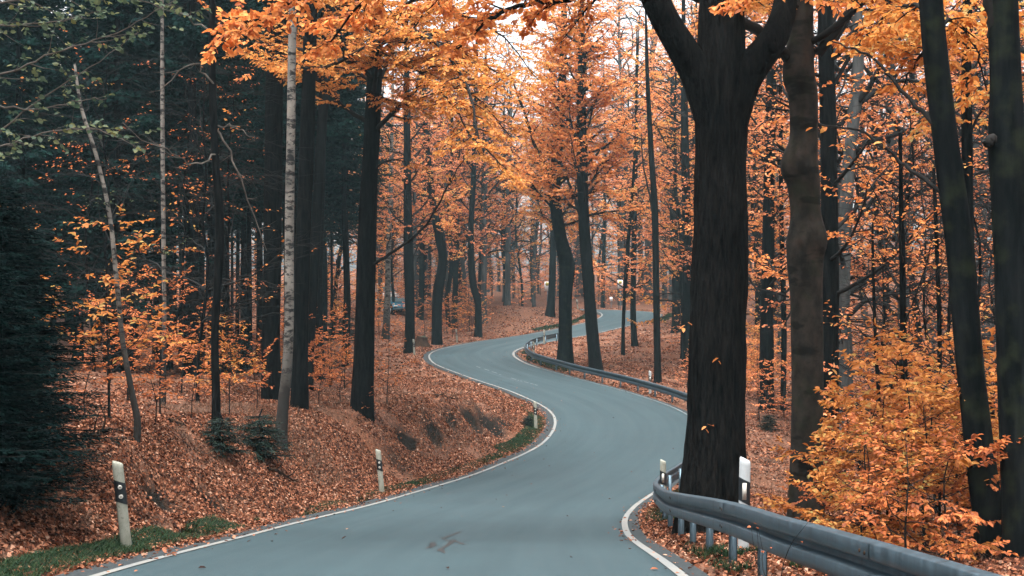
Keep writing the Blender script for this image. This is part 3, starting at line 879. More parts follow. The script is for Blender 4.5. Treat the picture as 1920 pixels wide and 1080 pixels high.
SPRUCE = [spruce_parts(21, 23, .2, 4.0, 3.0, needle='needle_far'), spruce_parts(22, 25, .22, 6.5, 3.2, needle='needle_far'), spruce_parts(23, 20, .16, 2.6, 2.6, needle='needle_far')]
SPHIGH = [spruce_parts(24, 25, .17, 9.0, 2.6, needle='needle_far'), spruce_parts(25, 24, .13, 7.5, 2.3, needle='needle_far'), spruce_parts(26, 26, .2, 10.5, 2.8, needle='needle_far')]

def sapling_parts(seed, H, r, n, L, leaf, size=.075, leafn=7, h0=.25, hexa=True, gap=.1, rise=.3, taper=.65):
    w = Wood(seed)
    p = np.array([[0, 0, -.1], [.04, .02, H * .3], [w.r.normal(0, .08), w.r.normal(0, .08), H * .65], [w.r.normal(0, .15), w.r.normal(0, .15), H]])
    w.bole(p, r * np.array([1, .8, .5, .15]), 6, .2, .03, .2)
    crown_limbs(w, H * h0, H * .98, n, L, r * .5, rise, (.2, .28, .5), (gap, .3, leafn), taper=taper)
    w.foliage(size, hexa, .62, .0022, True, .3)
    return w.meshes(M['twig'], M[leaf], M['twig'])
SAP = [sapling_parts(31, 2.6, .018, 15, 1.15, 'leaf_n'), sapling_parts(32, 3.3, .022, 16, 1.3, 'leaf_red_n'),
       sapling_parts(33, 2.1, .014, 13, 1.0, 'leaf_gold_n'), sapling_parts(34, 1.5, .011, 10, .8, 'leaf_red_n')]
SAPBIG = [sapling_parts(41, 2.2, .02, 12, 1.5, 'leaf_gold_n', .09, 8, .12, True, .08, .14, .5), sapling_parts(42, 2.5, .02, 13, 1.55, 'leaf_n', .09, 8, .12, True, .08, .14, .5), sapling_parts(43, 1.8, .018, 11, 1.4, 'leaf_red_n', .085, 8, .1, True, .085, .12, .45)]
SAPFAR = [sapling_parts(36, 4.2, .03, 15, 1.7, 'leaf', .13, 6, .15, False, .2), sapling_parts(37, 3.2, .025, 13, 1.4, 'leaf_red', .13, 6, .1, False, .2)]
SAPLEFT = [sapling_parts(38, 3.2, .025, 14, 1.4, 'leaf_red_n', .12, 6, .1, False, .17), sapling_parts(39, 2.4, .02, 13, 1.2, 'leaf_n', .12, 6, .1, False, .17)]

# ---- the trees one can single out, left side
HERO = []
def hero(name, label, bark, pts, y, seed, top=8, sides=14, leaf='leaf', crown=None, flare=.5, ridges=.06, knob=0., twig=None, size=.1, hexa=False, dy=None, limbs=(), step=.25, keep=1., fol=True, tilt=.35, twig_r=.004):
    foot, p, r = px_trunk(pts, y, dy, top)
    w = Wood(seed); w.bole(p, r, sides, flare, ridges, step, knob)
    for lb in limbs: w.path_limb(*lb[0], **lb[1])
    if crown: crown_limbs(w, **crown)
    if fol: w.foliage(size, hexa, .62, twig_r, True, tilt, keep)
    e = done(w, name, foot, label, M[bark], M[leaf], M[twig] if twig else M['twig'])
    HERO.append((foot[0], foot[1])); return w
hz = lambda px, py: float(hit(px, py)[1])

# crooked young birch beside the leaning post
hero('birch_tree', 'thin crooked birch with black foot behind the leaning road post', 'birch',
     [(248, 842, 17), (258, 800, 13), (248, 740, 12), (230, 640, 10), (218, 520, 9), (205, 400, 8), (180, 290, 7), (152, 200, 6), (140, 120, 4)], 17.6, 101, None, 10, flare=.25, step=.12,
     crown=dict(h0=3.0, h1=6.0, n=8, L=1.4, r=.01, sub=(.3, .4, .5), twig=(.12, .3, 3)), leaf='leaf_green', size=.05, hexa=True)
hero('birch_tree', 'slim straight pale birch stem between crooked birch and dark thin stem', 'birch',
     [(306, 790, 10), (308, 600, 8), (305, 300, 8), (304, 0, 6)], 24.5, 102, 5, 9, flare=.2, step=.2, fol=False)
hero('beech_tree', 'thin dark wavy stem in front of the spruce wood', 'bark',
     [(405, 850, 19), (405, 740, 16), (403, 620, 15), (412, 440, 16), (404, 300, 15), (398, 150, 14), (398, 0, 12)], 21.2, 103, 5, 12, flare=.3, step=.15,
     limbs=[(([P(402, 160, 21.2), P(360, 120, 21), P(300, 170, 20.8)], .02, .008), dict(sub=(.15, .3, .55), twig=(.16, .3, 0), jag=.035)), (([P(404, 240, 21.2), P(450, 330, 21.3), P(500, 470, 21.5)], .022, .008), dict(sub=(.15, .3, .55), twig=(.16, .3, 0), jag=.035)),
            (([P(410, 290, 21.2), P(340, 300, 20.6), P(230, 230, 19.8)], .018, .006), dict(sub=(.15, .3, .55), twig=(.16, .3, 0), jag=.035)), (([P(400, 60, 21.2), P(350, 30, 21), P(300, 0, 20.5)], .02, .01), dict(sub=(.15, .3, .55), twig=(.16, .3, 0), jag=.035)), (([P(408, 235, 21.2), P(450, 240, 21.2), P(478, 265, 21.2)], .015, .006), dict(sub=(.15, .3, .55), twig=(.16, .3, 0), jag=.035))], twig='twig_pale', twig_r=.003)
hero('oak_tree', 'broad dark trunk just left of the white birch', 'bark',
     [(511, 750, 40), (508, 640, 35), (511, 480, 34), (513, 250, 33), (517, 0, 31)], hz(505, 752), 104, 9, 18, flare=.28, crown=dict(h0=9, h1=16, n=8, L=3, r=.07), leaf='leaf', size=.14, keep=.6)
hero('birch_tree', 'white barked birch with black bands and forked dark foot', 'birch',
     [(524, 835, 26), (530, 770, 21), (541, 640, 18), (543, 400, 17), (546, 200, 16), (549, 0, 15)], hz(525, 838), 105, 7, 16, flare=.35, step=.15, fol=False,
     limbs=[(([P(546, 100, 25), P(556, 40, 24.8), P(562, -60, 24.6)], .05, .03), dict(sub=None))])
hero('beech_tree', 'dark trunk right behind the white birch, wider of the two', 'bark',
     [(560, 765, 33), (563, 640, 29), (570, 400, 28), (578, 200, 27), (582, 0, 25)], hz(560, 766), 106, 8, 14, flare=.25, crown=dict(h0=8, h1=15, n=8, L=3, r=.06), size=.14, keep=.6)
hero('beech_tree', 'slim dark trunk leaning right of the white birch', 'bark_spruce',
     [(577, 690, 22), (590, 480, 20), (600, 300, 19), (612, 100, 18), (618, 0, 17)], 36, 107, 8, 10, fol=False)
w9_y = hz(678, 766)
hero('beech_tree', 'dark trunk at the bank crest carrying the big orange canopy', 'bark',
     [(678, 766, 42), (681, 700, 39), (685, 560, 37), (690, 400, 34), (697, 260, 31), (702, 140, 28), (708, 20, 24)], w9_y, 108, 6, 16, flare=.25, leaf='leaf_gold', size=.098, hexa=True, twig_r=.005, tilt=.6,
     limbs=[(([P(702, 150, w9_y), P(650, 110, w9_y - 1.5), P(590, 130, w9_y - 3), P(520, 110, w9_y - 4.5)], .06, .015), dict(sub=(.1, .15, 1.5), twig=(.1, .45, 10))),
            (([P(704, 110, w9_y), P(760, 70, w9_y - 1), P(850, 90, w9_y - 2), P(940, 140, w9_y - 2.5)], .07, .015), dict(sub=(.05, .15, 1.7), twig=(.1, .45, 10))),
            (([P(700, 175, w9_y), P(745, 195, w9_y - .5), P(790, 195, w9_y - 1), P(835, 205, w9_y - 1.5)], .045, .01), dict(sub=(.05, .15, 1.3), twig=(.1, .45, 10))),
            (([P(706, 60, w9_y), P(790, -10, w9_y - 2), P(880, -20, w9_y - 3)], .06, .015), dict(sub=(.05, .15, 1.8), twig=(.1, .45, 10))),
            (([P(706, 50, w9_y), P(640, 0, w9_y - 1), P(560, -20, w9_y - 2)], .06, .015), dict(sub=(.05, .15, 1.6), twig=(.1, .45, 10))),
            (([P(700, 160, w9_y), P(660, 120, w9_y + 1), P(640, 60, w9_y + 2)], .05, .015), dict(sub=(.1, .15, 1.5), twig=(.1, .45, 10))),
            (([P(703, 120, w9_y), P(800, 110, w9_y + 1.5), P(900, 190, w9_y + 3), P(960, 260, w9_y + 4)], .05, .012), dict(sub=(.1, .15, 1.6), twig=(.1, .45, 10))),
            (([P(705, 80, w9_y), P(790, 60, w9_y - 3), P(870, 150, w9_y - 5), P(900, 260, w9_y - 6), P(960, 330, w9_y - 6)], .06, .01), dict(sub=(.2, .16, 1.5), twig=(.1, .45, 10))),
            (([P(704, 90, w9_y), P(780, 130, w9_y - 2), P(850, 200, w9_y - 3), P(900, 290, w9_y - 3.5)], .05, .01), dict(sub=(.1, .15, 1.5), twig=(.1, .45, 10))),
            (([P(706, 40, w9_y), P(820, 20, w9_y + 2), P(930, 60, w9_y + 4), P(1010, 150, w9_y + 5)], .06, .01), dict(sub=(.1, .16, 1.9), twig=(.1, .5, 10))),
            (([P(690, 330, w9_y), P(730, 300, w9_y - .3), P(790, 310, w9_y - .6)], .03, .008), dict(sub=(.3, .35, .8), twig=(.13, .4, 6))),
            (([P(686, 505, w9_y), P(740, 470, w9_y - .3), P(800, 420, w9_y - .5), P(838, 350, w9_y - .6), P(880, 280, w9_y - .8)], .05, .012), dict(sub=(.5, .5, 1.2), twig=(.15, .5, 6)))],
     crown=dict(h0=7.5, h1=14, n=14, L=4.6, r=.07, sub=(.15, .3, 1.8), twig=(.13, .5, 9)))
for px, pyb, wd, lab, bark, pts, sd in (
    (722, 636, 13, 'birch with torn black and white bark in front of the parked car', 'birch', [(722, 636, 15), (726, 570, 12), (728, 480, 10), (732, 380, 9)], 111),
    (768, 662, 19, 'dark trunk standing right behind the stump and white post', 'bark', [(768, 660, 19), (769, 580, 18), (766, 480, 18), (764, 340, 15)], 112),
    (822, 646, 19, 'dark trunk with bulging bent top at the outside of the far curve', 'bark', [(819, 645, 19), (820, 560, 20), (830, 490, 17), (824, 440, 19), (812, 380, 12)], 113),
    (840, 612, 8, 'slim curved stem between the bulging trunk and the straight grey one', 'bark', [(842, 612, 8), (838, 560, 8), (846, 500, 8), (842, 400, 7), (846, 300, 6)], 114),
    (852, 615, 11, 'straight grey stem right of the bulging trunk', 'bark_grey', [(851, 614, 12), (853, 560, 11), (856, 450, 10), (858, 330, 9)], 115),
    (895, 632, 14, 'knobbly dark trunk standing alone at the far curve edge', 'bark', [(897, 632, 14), (896, 570, 13), (886, 525, 14), (883, 430, 11), (888, 330, 10)], 116),
    (905, 590, 8, 'slim grey stem close behind the knobbly trunk', 'bark_grey', [(899, 600, 9), (901, 500, 8), (906, 350, 8)], 117),
    (788, 598, 12, 'grey flared trunk behind the white road post group', 'bark_grey', [(786, 600, 14), (790, 560, 11), (792, 450, 10), (795, 340, 9)], 118),
    (1033, 592, 17, 'dark flared trunk beside the far bus stop sign', 'bark', [(1031, 590, 17), (1035, 540, 14), (1037, 460, 12), (1038, 380, 11)], 119)):
    yy = hz(px, pyb)
    hero('beech_tree' if bark != 'birch' else 'birch_tree', lab, bark, pts, yy, sd, 13, 12, crown=dict(h0=6, h1=20, n=24, L=4.4, r=.07, rise=.7, sub=(.15, .42, 1.8), twig=(.19, .65, 8)), size=.19, tilt=.7, keep=.5, leaf='leaf' if sd % 2 else 'leaf_red', step=.4)
# twin trunks inside the barrier bend
yA = 64.0; yB = hz(1116, 700)
hero('beech_tree', 'mossy dark trunk inside the barrier bend, forking high up', 'bark_grey',
     [(1057, 700, 30), (1060, 640, 26), (1060, 560, 25), (1063, 500, 29), (1051, 445, 24), (1041, 375, 22), (1043, 300, 20), (1052, 200, 17), (1056, 90, 14)], yA, 121, 7, 16, step=.25, size=.17, tilt=.7,
     limbs=[(([P(1042, 350, yA), P(1024, 310, yA), P(1004, 275, yA - .3), P(985, 215, yA - .8), P(960, 150, yA - 1)], .16, .05), dict(sub=(.4, .6, 2.0), twig=(.2, .6, 7)))],
     crown=dict(h0=8.0, h1=20, n=44, L=4.2, r=.08, rise=.7, sub=(.12, .36, 1.8), twig=(.16, .6, 9)))
hero('beech_tree', 'straight black trunk leaning left inside the barrier bend', 'bark',
     [(1119, 702, 25), (1112, 640, 23), (1104, 540, 22), (1096, 430, 21), (1092, 330, 20), (1090, 200, 17), (1090, 80, 13)], yB, 122, 7, 16, step=.25, size=.17, tilt=.7, leaf='leaf',
     limbs=[(([P(1094, 420, yB), P(1076, 370, yB - .2), P(1062, 330, yB - .4)], .12, .06), dict(sub=None)), (([P(1095, 360, yB), P(1115, 330, yB), P(1130, 300, yB)], .05, .02), dict(sub=(.5, .6, 1.), twig=(.2, .5, 6)))],
     crown=dict(h0=8.5, h1=20, n=42, L=4.0, r=.08, rise=.7, sub=(.12, .36, 1.8), twig=(.16, .6, 9)))
for px, pyb, lab, bark, pts, sd in (
    (1168, 666, 'thin black stem left of the straight slim pair by the far bend', 'bark', [(1168, 666, 8), (1169, 600, 7), (1176, 480, 8), (1184, 380, 6), (1190, 290, 5)], 131),
    (1190, 650, 'slim trunk in front of the far bend right of the thin black stem', 'bark', [(1191, 652, 13), (1187, 590, 11), (1188, 500, 11), (1190, 400, 10), (1192, 300, 8)], 132),
    (1232, 718, 'slender black tree with forked bare branches beside the barrier', 'bark', [(1233, 718, 14), (1232, 640, 13), (1230, 520, 13), (1228, 400, 13), (1222, 300, 11), (1214, 150, 8)], 133),
    (1270, 622, 'rusty grey trunk at the outer side of the last bend', 'bark_grey', [(1267, 630, 17), (1268, 560, 16), (1264, 440, 15), (1262, 320, 14)], 134),
    (1290, 690, 'dark trunk half hidden behind the thick ridged trunk', 'bark', [(1289, 700, 19), (1288, 600, 18), (1288, 440, 17), (1284, 250, 15)], 135),
    (1440, 770, 'black trunk in the gap between thick trunk and beech', 'bark', [(1438, 750, 26), (1438, 620, 25), (1440, 480, 23), (1442, 330, 21), (1446, 150, 18)], 136),
    (1470, 770, 'slim dark stem just left of the smooth beech', 'bark', [(1468, 760, 11), (1470, 600, 10), (1466, 450, 9), (1464, 300, 8)], 137)):
    yy = hz(px, pyb)
    lim = ()
    if sd == 133:
        lim = [(([P(1229, 420, yy), P(1212, 340, yy), P(1204, 290, yy), P(1203, 250, yy)], .055, .025), dict(sub=None)), (([P(1205, 262, yy), P(1180, 252, yy), P(1135, 240, yy)], .035, .012), dict(sub=None)),
               (([P(1218, 210, yy), P(1190, 205, yy), P(1150, 220, yy), P(1120, 240, yy)], .03, .01), dict(sub=(.4, .6, .7), twig=(.2, .4, 2))), (([P(1216, 170, yy), P(1180, 145, yy), P(1140, 135, yy)], .025, .01), dict(sub=(.4, .6, .7), twig=(.2, .4, 2))),
               (([P(1219, 240, yy), P(1240, 210, yy), P(1265, 190, yy)], .03, .01), dict(sub=(.4, .6, .7), twig=(.2, .4, 2)))]
    hero('beech_tree', lab, bark, pts, yy, sd, 4 if sd == 133 else 9, 10, crown=None if sd == 133 else dict(h0=4, h1=19, n=30, L=3.6, r=.05, rise=.6, sub=(.15, .42, 1.6), twig=(.18, .6, 8)), size=.16, tilt=.7, keep=.6, leaf='leaf_red' if sd % 2 else 'leaf', step=.3, limbs=lim)

# ---- the thick forked tree inside the barrier
yo = 15.7
foot = np.array([*P(1338, 1010, yo)[:2], 0]); foot[2] = float(ground(foot[0], foot[1]))
w = Wood(141)
o_p = np.array([foot - [0, 0, .2], P(1338, 940, yo), P(1342, 800, yo), P(1345, 640, yo), P(1350, 480, yo), P(1353, 330, yo), P(1352, 200, yo), P(1352, 120, yo), P(1352, 20, yo), P(1356, -150, yo), P(1350, -500, yo), P(1360, -1100, yo)])
o_r = np.array([62, 58, 53, 52, 50, 47, 48, 47, 42, 38, 30, 12]) * yo / F
w.bole(o_p, o_r, 110, .32, .045, .06, .02, .07)
for pts, rr in (([P(1345, 225, yo), P(1318, 160, yo - .05), P(1288, 105, yo - .1), P(1255, 50, yo - .2), P(1225, -10, yo - .3), P(1180, -120, yo - .5), P(1140, -300, yo - .6)], [42, 34, 29, 26, 25, 20, 12]),
                ([P(1358, 230, yo), P(1385, 165, yo - .05), P(1415, 120, yo - .1), P(1445, 82, yo - .15), P(1462, 45, yo - .1), P(1475, -10, yo), P(1500, -200, yo)], [44, 36, 31, 27, 24, 21, 12])):
    q = catmull(np.column_stack([np.array(pts), np.array(rr) * yo / F]), 10)
    th = np.arange(24) / 24 * 6.283
    pf = 1 + .09 * (vnoise(th[None] * 3 + 5 + 0 * q[:, :1], np.arange(len(q))[:, None] * .12 + 2))
    tube(w.trunk, q[:, :3], q[:, 3], 24, True, pf)
# burr and twig tufts on the stem
for px_, py_, dx_ in ((1352, 662, -.05), (1330, 790, -.06), (1296, 600, -.12)):
    a_ = P(px_, py_, yo - .36 - .02); b_ = a_ + [dx_, -.06, -.1]
    w.tw0.append(np.array([a_ + [0, .1, 0]])); w.tw1.append(np.array([b_])); w.twn.append(np.array([3]))
tube(w.trunk, [P(1448, 88, yo - .3), P(1453, 96, yo - .36)], [.09, .05], 10)
for lb, kw in (
    (([P(1228, 0, yo - .3), P(1150, -12, yo - .6), P(1050, 0, yo - .8), P(960, 15, yo - 1), P(905, 45, yo - 1.1), P(858, 92, yo - 1.2)], .055, .012), dict(sub=(.12, .13, .95), twig=(.075, .34, 10))),
    (([P(1190, -110, yo - .5), P(1000, -120, yo - 1), P(800, -90, yo - 1.5), P(640, -50, yo - 2), P(520, 20, yo - 2.3), P(420, 60, yo - 2.5)], .06, .01), dict(sub=(.25, .13, 1.05), twig=(.075, .34, 10))),
    (([P(1170, -150, yo - .5), P(960, -160, yo - .4), P(780, -80, yo - .3), P(690, -10, yo - .2), P(610, 90, yo)], .05, .01), dict(sub=(.4, .13, 1.05), twig=(.075, .34, 10))),
    (([P(1160, -200, yo - .6), P(1000, -150, yo + 1), P(880, -60, yo + 2), P(800, 20, yo + 2.5)], .05, .01), dict(sub=(.2, .13, 1.05), twig=(.075, .34, 10))),
    (([P(1200, -60, yo - .4), P(1110, -40, yo - .2), P(1060, -10, yo), P(1020, 25, yo)], .04, .01), dict(sub=(.1, .13, .75), twig=(.1, .34, 8))),
    (([P(1470, 0, yo), P(1500, -40, yo - .5), P(1440, -30, yo - 1.2), P(1410, 0, yo - 1.6)], .04, .01), dict(sub=(.1, .13, .75), twig=(.075, .34, 10)))):
    w.path_limb(*lb, **kw)
w.q = w.q if hasattr(w, 'q') else None
crown_limbs(w, 8, 15, 10, 3.5, .07, .4, (.15, .5, 1.5), (.16, .5, 7))
w.foliage(.1, True, .66, .0035, True, .6)
done(w, 'oak_tree', foot, 'massive ridged black trunk forking into three limbs inside the barrier', M['bark_oak'], M['leaf'], M['bark'])
HERO.append((foot[0], foot[1]))

# ---- smooth beech and its neighbours on the right
yb = 18.0
w = hero('beech_tree', 'smooth grey beech with swollen knots right of the thick black trunk', 'bark_beech',
     [(1512, 955, 70), (1512, 860, 60), (1514, 700, 58), (1512, 560, 60), (1511, 485, 66), (1513, 450, 74), (1510, 400, 55), (1506, 340, 62), (1499, 310, 70), (1507, 260, 52), (1506, 180, 54), (1497, 138, 60), (1500, 90, 52), (1502, 20, 46)], yb, 151, 7, 26, leaf='leaf_gold', size=.1, tilt=.5, hexa=True, ridges=.025, knob=.1, flare=.25, step=.07,
     limbs=[(([P(1495, 130, yb), P(1470, 100, yb - .1), P(1420, 55, yb - .25), P(1350, 18, yb - .4), P(1300, -8, yb - .5)], .1, .07), dict(sub=None)),
            (([P(1510, 110, yb), P(1545, 85, yb - .1), P(1580, 38, yb - .2), P(1605, -5, yb - .3)], .09, .06), dict(sub=None)),
            (([P(1500, 20, yb), P(1460, -10, yb - .8), P(1420, 0, yb - 1.6), P(1380, 30, yb - 2.2)], .04, .01), dict(sub=(.15, .14, .8), twig=(.075, .34, 10))),
            (([P(1504, 10, yb), P(1560, -20, yb - .8), P(1640, -10, yb - 1.6), P(1720, 60, yb - 2.2)], .045, .01), dict(sub=(.1, .14, .95), twig=(.075, .34, 10))),
            (([P(1504, 0, yb), P(1580, -40, yb - .2), P(1680, 0, yb + .3), P(1780, 60, yb + .6), P(1850, 120, yb + 1)], .045, .01), dict(sub=(.2, .14, .95), twig=(.075, .34, 10))),
            (([P(1508, 225, yb + .1), P(1450, 182, yb + .3), P(1395, 178, yb + .5)], .022, .006), dict(sub=None)),
            (([P(1508, 215, yb + .1), P(1440, 200, yb + .4), P(1390, 190, yb + .7)], .02, .006), dict(sub=None))],
     crown=dict(h0=8, h1=13, n=7, L=3, r=.06))
hero('beech_tree', 'dark straight trunk close behind the smooth beech', 'bark',
     [(1556, 880, 38), (1556, 700, 33), (1556, 450, 32), (1552, 200, 30), (1548, 60, 28)], 24, 152, 8, 16, crown=dict(h0=4.5, h1=14, n=18, L=3, r=.05), size=.11, tilt=.6,
     limbs=[(([P(1552, 120, 24), P(1580, 90, 23.8), P(1612, 46, 23.6)], .07, .05), dict(sub=None)), (([P(1552, 180, 24), P(1600, 90, 23.9), P(1640, -10, 23.8)], .05, .03), dict(sub=None))])
yr = 13.2
hero('beech_tree', 'dark trunk leaning left in front of the orange sapling', 'bark_grey',
     [(1872, 1150, 62), (1862, 1040, 58), (1838, 860, 52), (1815, 640, 50), (1796, 440, 49), (1768, 220, 46), (1745, 0, 42)], yr, 153, 6, 22, leaf='leaf_gold', size=.1, tilt=.5, hexa=True, step=.1, flare=.2,
     limbs=[(([P(1752, 235, yr), P(1700, 180, yr + .3), P(1640, 110, yr + .6), P(1560, 78, yr + .9)], .03, .01), dict(sub=(.35, .4, .5), twig=(.14, .3, 2))),
            (([P(1768, 362, yr), P(1700, 310, yr + .3), P(1620, 250, yr + .6), P(1535, 232, yr + .9)], .03, .009), dict(sub=(.4, .45, .5), twig=(.14, .3, 2))),
            (([P(1748, 60, yr), P(1790, 40, yr + .5), P(1830, 90, yr + 1), P(1850, 170, yr + 1.4)], .03, .008), dict(sub=(.1, .14, .75), twig=(.075, .3, 10))),
            (([P(1746, 20, yr), P(1700, 10, yr + .8), P(1650, 40, yr + 1.6), P(1600, 90, yr + 2.2)], .03, .008), dict(sub=(.15, .14, .75), twig=(.075, .3, 10))),
            (([P(1750, 80, yr), P(1720, 110, yr + .8), P(1690, 170, yr + 1.6)], .025, .007), dict(sub=(.15, .14, .75), twig=(.075, .3, 10)))],
     crown=dict(h0=7.5, h1=10, n=5, L=2.4, r=.04))
hero('beech_tree', 'near black trunk with side knob at the right frame edge', 'bark_grey',
     [(1928, 1150, 80), (1918, 1000, 72), (1905, 700, 66), (1896, 420, 64), (1888, 268, 66), (1885, 150, 56), (1880, 0, 54)], 12.4, 154, 6, 22, size=.1, tilt=.5, step=.1, flare=.2, knob=.03,
     limbs=[(([P(1878, 275, 12.4), P(1858, 262, 12.35), P(1852, 272, 12.3)], .08, .05), dict(sub=None)), (([P(1880, 100, 12.4), P(1862, 40, 12.4), P(1852, -30, 12.4)], .09, .06), dict(sub=None))],
     fol=False)
yk = 20
hero('beech_tree', 'slim black stem between the two leaning trunks', 'bark',
     [(1818, 820, 26), (1817, 600, 22), (1814, 350, 21), (1812, 100, 19), (1814, 0, 18)], yk, 155, 6, 12, size=.1, tilt=.5, hexa=True, leaf='leaf_gold',
     limbs=[(([P(1814, 250, yk), P(1840, 210, yk), P(1870, 140, yk)], .03, .01), dict(sub=(.2, .16, .75), twig=(.08, .3, 10))), (([P(1814, 180, yk), P(1780, 200, yk - .3), P(1740, 250, yk - .6)], .03, .01), dict(sub=(.1, .14, .8), twig=(.08, .3, 10))),
            (([P(1813, 90, yk), P(1770, 60, yk - .5), P(1700, 60, yk - 1), P(1620, 90, yk - 1.2)], .035, .01), dict(sub=(.1, .14, .95), twig=(.08, .3, 10))), (([P(1813, 40, yk), P(1850, 20, yk - .5), P(1900, 40, yk - 1)], .03, .01), dict(sub=(.1, .14, .95), twig=(.08, .3, 10)))])
for px, y, lab, pts, sd in (
    (1695, 19, 'young bare beech with fanned dark branches behind the orange sapling', [(1697, 800, 14), (1694, 640, 13), (1692, 480, 12), (1690, 380, 9), (1688, 250, 6)], 156),
    (1640, 21, 'very thin dark sapling stem right of the straight trunk', [(1648, 770, 8), (1642, 650, 7), (1637, 500, 6), (1636, 420, 4)], 157),
    (1760, 22, 'thin dark stem left of the leaning trunk', [(1758, 800, 10), (1762, 650, 9), (1756, 450, 8), (1750, 300, 6)], 158)):
    hero('beech_tree', lab, 'bark', pts, y, sd, None, 8, leaf='leaf', size=.075, hexa=True, step=.15,
         crown=dict(h0=1.6, h1=6.5, n=16 if sd != 157 else 8, L=2.2 if sd == 156 else 1.4, r=.015, rise=.6, sub=(.25, .45, .7), twig=(.16, .32, 3), taper=.45))

# ---- near dark spruce at the left edge and young ones
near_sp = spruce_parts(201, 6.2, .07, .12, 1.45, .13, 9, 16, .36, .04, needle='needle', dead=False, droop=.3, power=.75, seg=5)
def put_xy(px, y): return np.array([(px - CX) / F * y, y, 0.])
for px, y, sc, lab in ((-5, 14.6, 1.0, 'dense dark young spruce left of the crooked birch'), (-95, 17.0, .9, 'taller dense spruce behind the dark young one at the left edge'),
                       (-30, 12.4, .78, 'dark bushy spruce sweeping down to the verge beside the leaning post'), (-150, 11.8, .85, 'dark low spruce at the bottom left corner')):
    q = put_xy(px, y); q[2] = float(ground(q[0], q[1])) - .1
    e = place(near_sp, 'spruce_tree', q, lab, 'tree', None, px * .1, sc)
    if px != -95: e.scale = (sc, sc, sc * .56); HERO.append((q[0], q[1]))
young = spruce_parts(202, .9, .02, .05, .55, .1, 7, 9, .22, .022, needle='needle_young', dead=False, droop=.15, seg=3)
for px, py, sc, lab in ((488, 855, 1.0, 'small green spruce seedling at the foot of the white birch'), (415, 848, .8, 'tiny spruce seedling beside the thin dark wavy stem'), (430, 700, 2.2, 'young pale spruce left of the broad dark trunk'),
                        (1441, 806, .7, 'tiny green spruce seedling on the leafy slope right of the thick trunk'), (990, 800, .5, 'low green sprig beside the grimy road post'), (640, 640, 2.6, 'young spruce among trunks left of the canopy tree')):
    q = hit(px, py)
    place(young, 'spruce_seedling', q, lab, 'seedling', 'young spruces on the forest floor', px * .3, sc)

# ---- the wood itself: trees filled in where they leave the road in view
vis = np.vstack([road_off(o)[iy(9):440] for o in (hw + .9, hw, 0, -hw, -hw - .8)])
vpx = np.stack([CX + F * vis[:, 0] / vis[:, 1], YH - F * vis[:, 2] / vis[:, 1]], 1)
SIGNS = [(1026, 106.), (1163, 112.), (737, 98.)]
placed = list(HERO)
def free(x, y, dmin, mpx=9, low=True):
    el, out, sd = road_q([x], [y])
    if out[0] < 2.0: return False
    for a, b in placed:
        if (a - x) ** 2 + (b - y) ** 2 < dmin * dmin: return False
    px = CX + F * x / y; py = YH - F * float(ground(x, y)) / y
    if ((vis[:, 1] > y + .5) & (np.abs(vpx[:, 0] - px) < mpx + 250 / y) & (vpx[:, 1] < py + 2)).any(): return False
    for sx, sy in SIGNS:
        if y < sy and abs(px - sx) < (26 if sx < 800 else 14): return False
    return True
rf = np.random.default_rng(77)
ORD = 'first second third fourth fifth sixth seventh eighth ninth tenth eleventh twelfth thirteenth fourteenth fifteenth sixteenth seventeenth eighteenth nineteenth twentieth'.split()
ORD += ['twenty-' + o for o in ORD[:9]] + ['thirtieth'] + ['thirty-' + o for o in ORD[:9]] + ['fortieth']
def fill(n, pxr, yr_, stock, name, label, group, sc=(.85, 1.15), dmin=2.4, tries=40, mpx=9, sink=.05, cat='tree', yl=False):
    got = []
    for _ in range(n * tries):
        if len(got) >= n: break
        px = rf.uniform(*pxr); u = rf.random(); y = rf.uniform(*yr_) if yl else math.sqrt(yr_[0] ** 2 + (yr_[1] ** 2 - yr_[0] ** 2) * u)
        x = (px - CX) / F * y
        if not free(x, y, dmin, mpx): continue
        j = int(rf.integers(len(stock))); placed.append((x, y))
        e = place(stock[j], name, (x, y, float(ground(x, y)) - sink), label, cat, group, rf.random() * 6.28, rf.uniform(*sc))
        got.append((px, e))
    got.sort(key=lambda t: t[0])
    for k, (px, e) in enumerate(got): e['label'] = '%s, %s from the left of its group' % (label, ORD[k])
    print('fill', name, len(got))
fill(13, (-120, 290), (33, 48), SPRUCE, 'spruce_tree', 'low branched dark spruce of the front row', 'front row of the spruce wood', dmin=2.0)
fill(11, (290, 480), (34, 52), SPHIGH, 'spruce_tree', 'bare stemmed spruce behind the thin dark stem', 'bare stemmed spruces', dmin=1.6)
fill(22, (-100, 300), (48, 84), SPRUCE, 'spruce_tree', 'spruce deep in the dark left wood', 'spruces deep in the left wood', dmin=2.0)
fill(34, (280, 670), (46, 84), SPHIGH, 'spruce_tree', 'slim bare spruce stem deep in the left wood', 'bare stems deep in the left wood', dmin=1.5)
fill(22, (250, 700), (86, 135), BEECH, 'beech_tree', 'orange beech glimpsed behind the spruce trunks', 'beeches behind the spruce wood', dmin=3.0)
fill(12, (960, 1330), (120, 150), BEECH, 'beech_tree', 'very tall far beech above the hairpin', 'tall far beeches', (1.3, 1.6), 3.0)
fill(22, (690, 1010), (88, 128), BEECH, 'beech_tree', 'slim beech beyond the far curve', 'beeches beyond the far curve', dmin=2.6)
fill(16, (690, 1010), (92, 135), [BEECH[3], BEECH[1], BEECH[0]], 'beech_tree', 'small leafy beech under the far trees', 'small beeches beyond the far curve', (.4, .62), 2.2)
fill(16, (1000, 1480), (114, 160), [BEECH[3], BEECH[1], BEECH[4]], 'beech_tree', 'small leafy beech behind the hairpin', 'small beeches behind the hairpin', (.45, .7), 2.4)
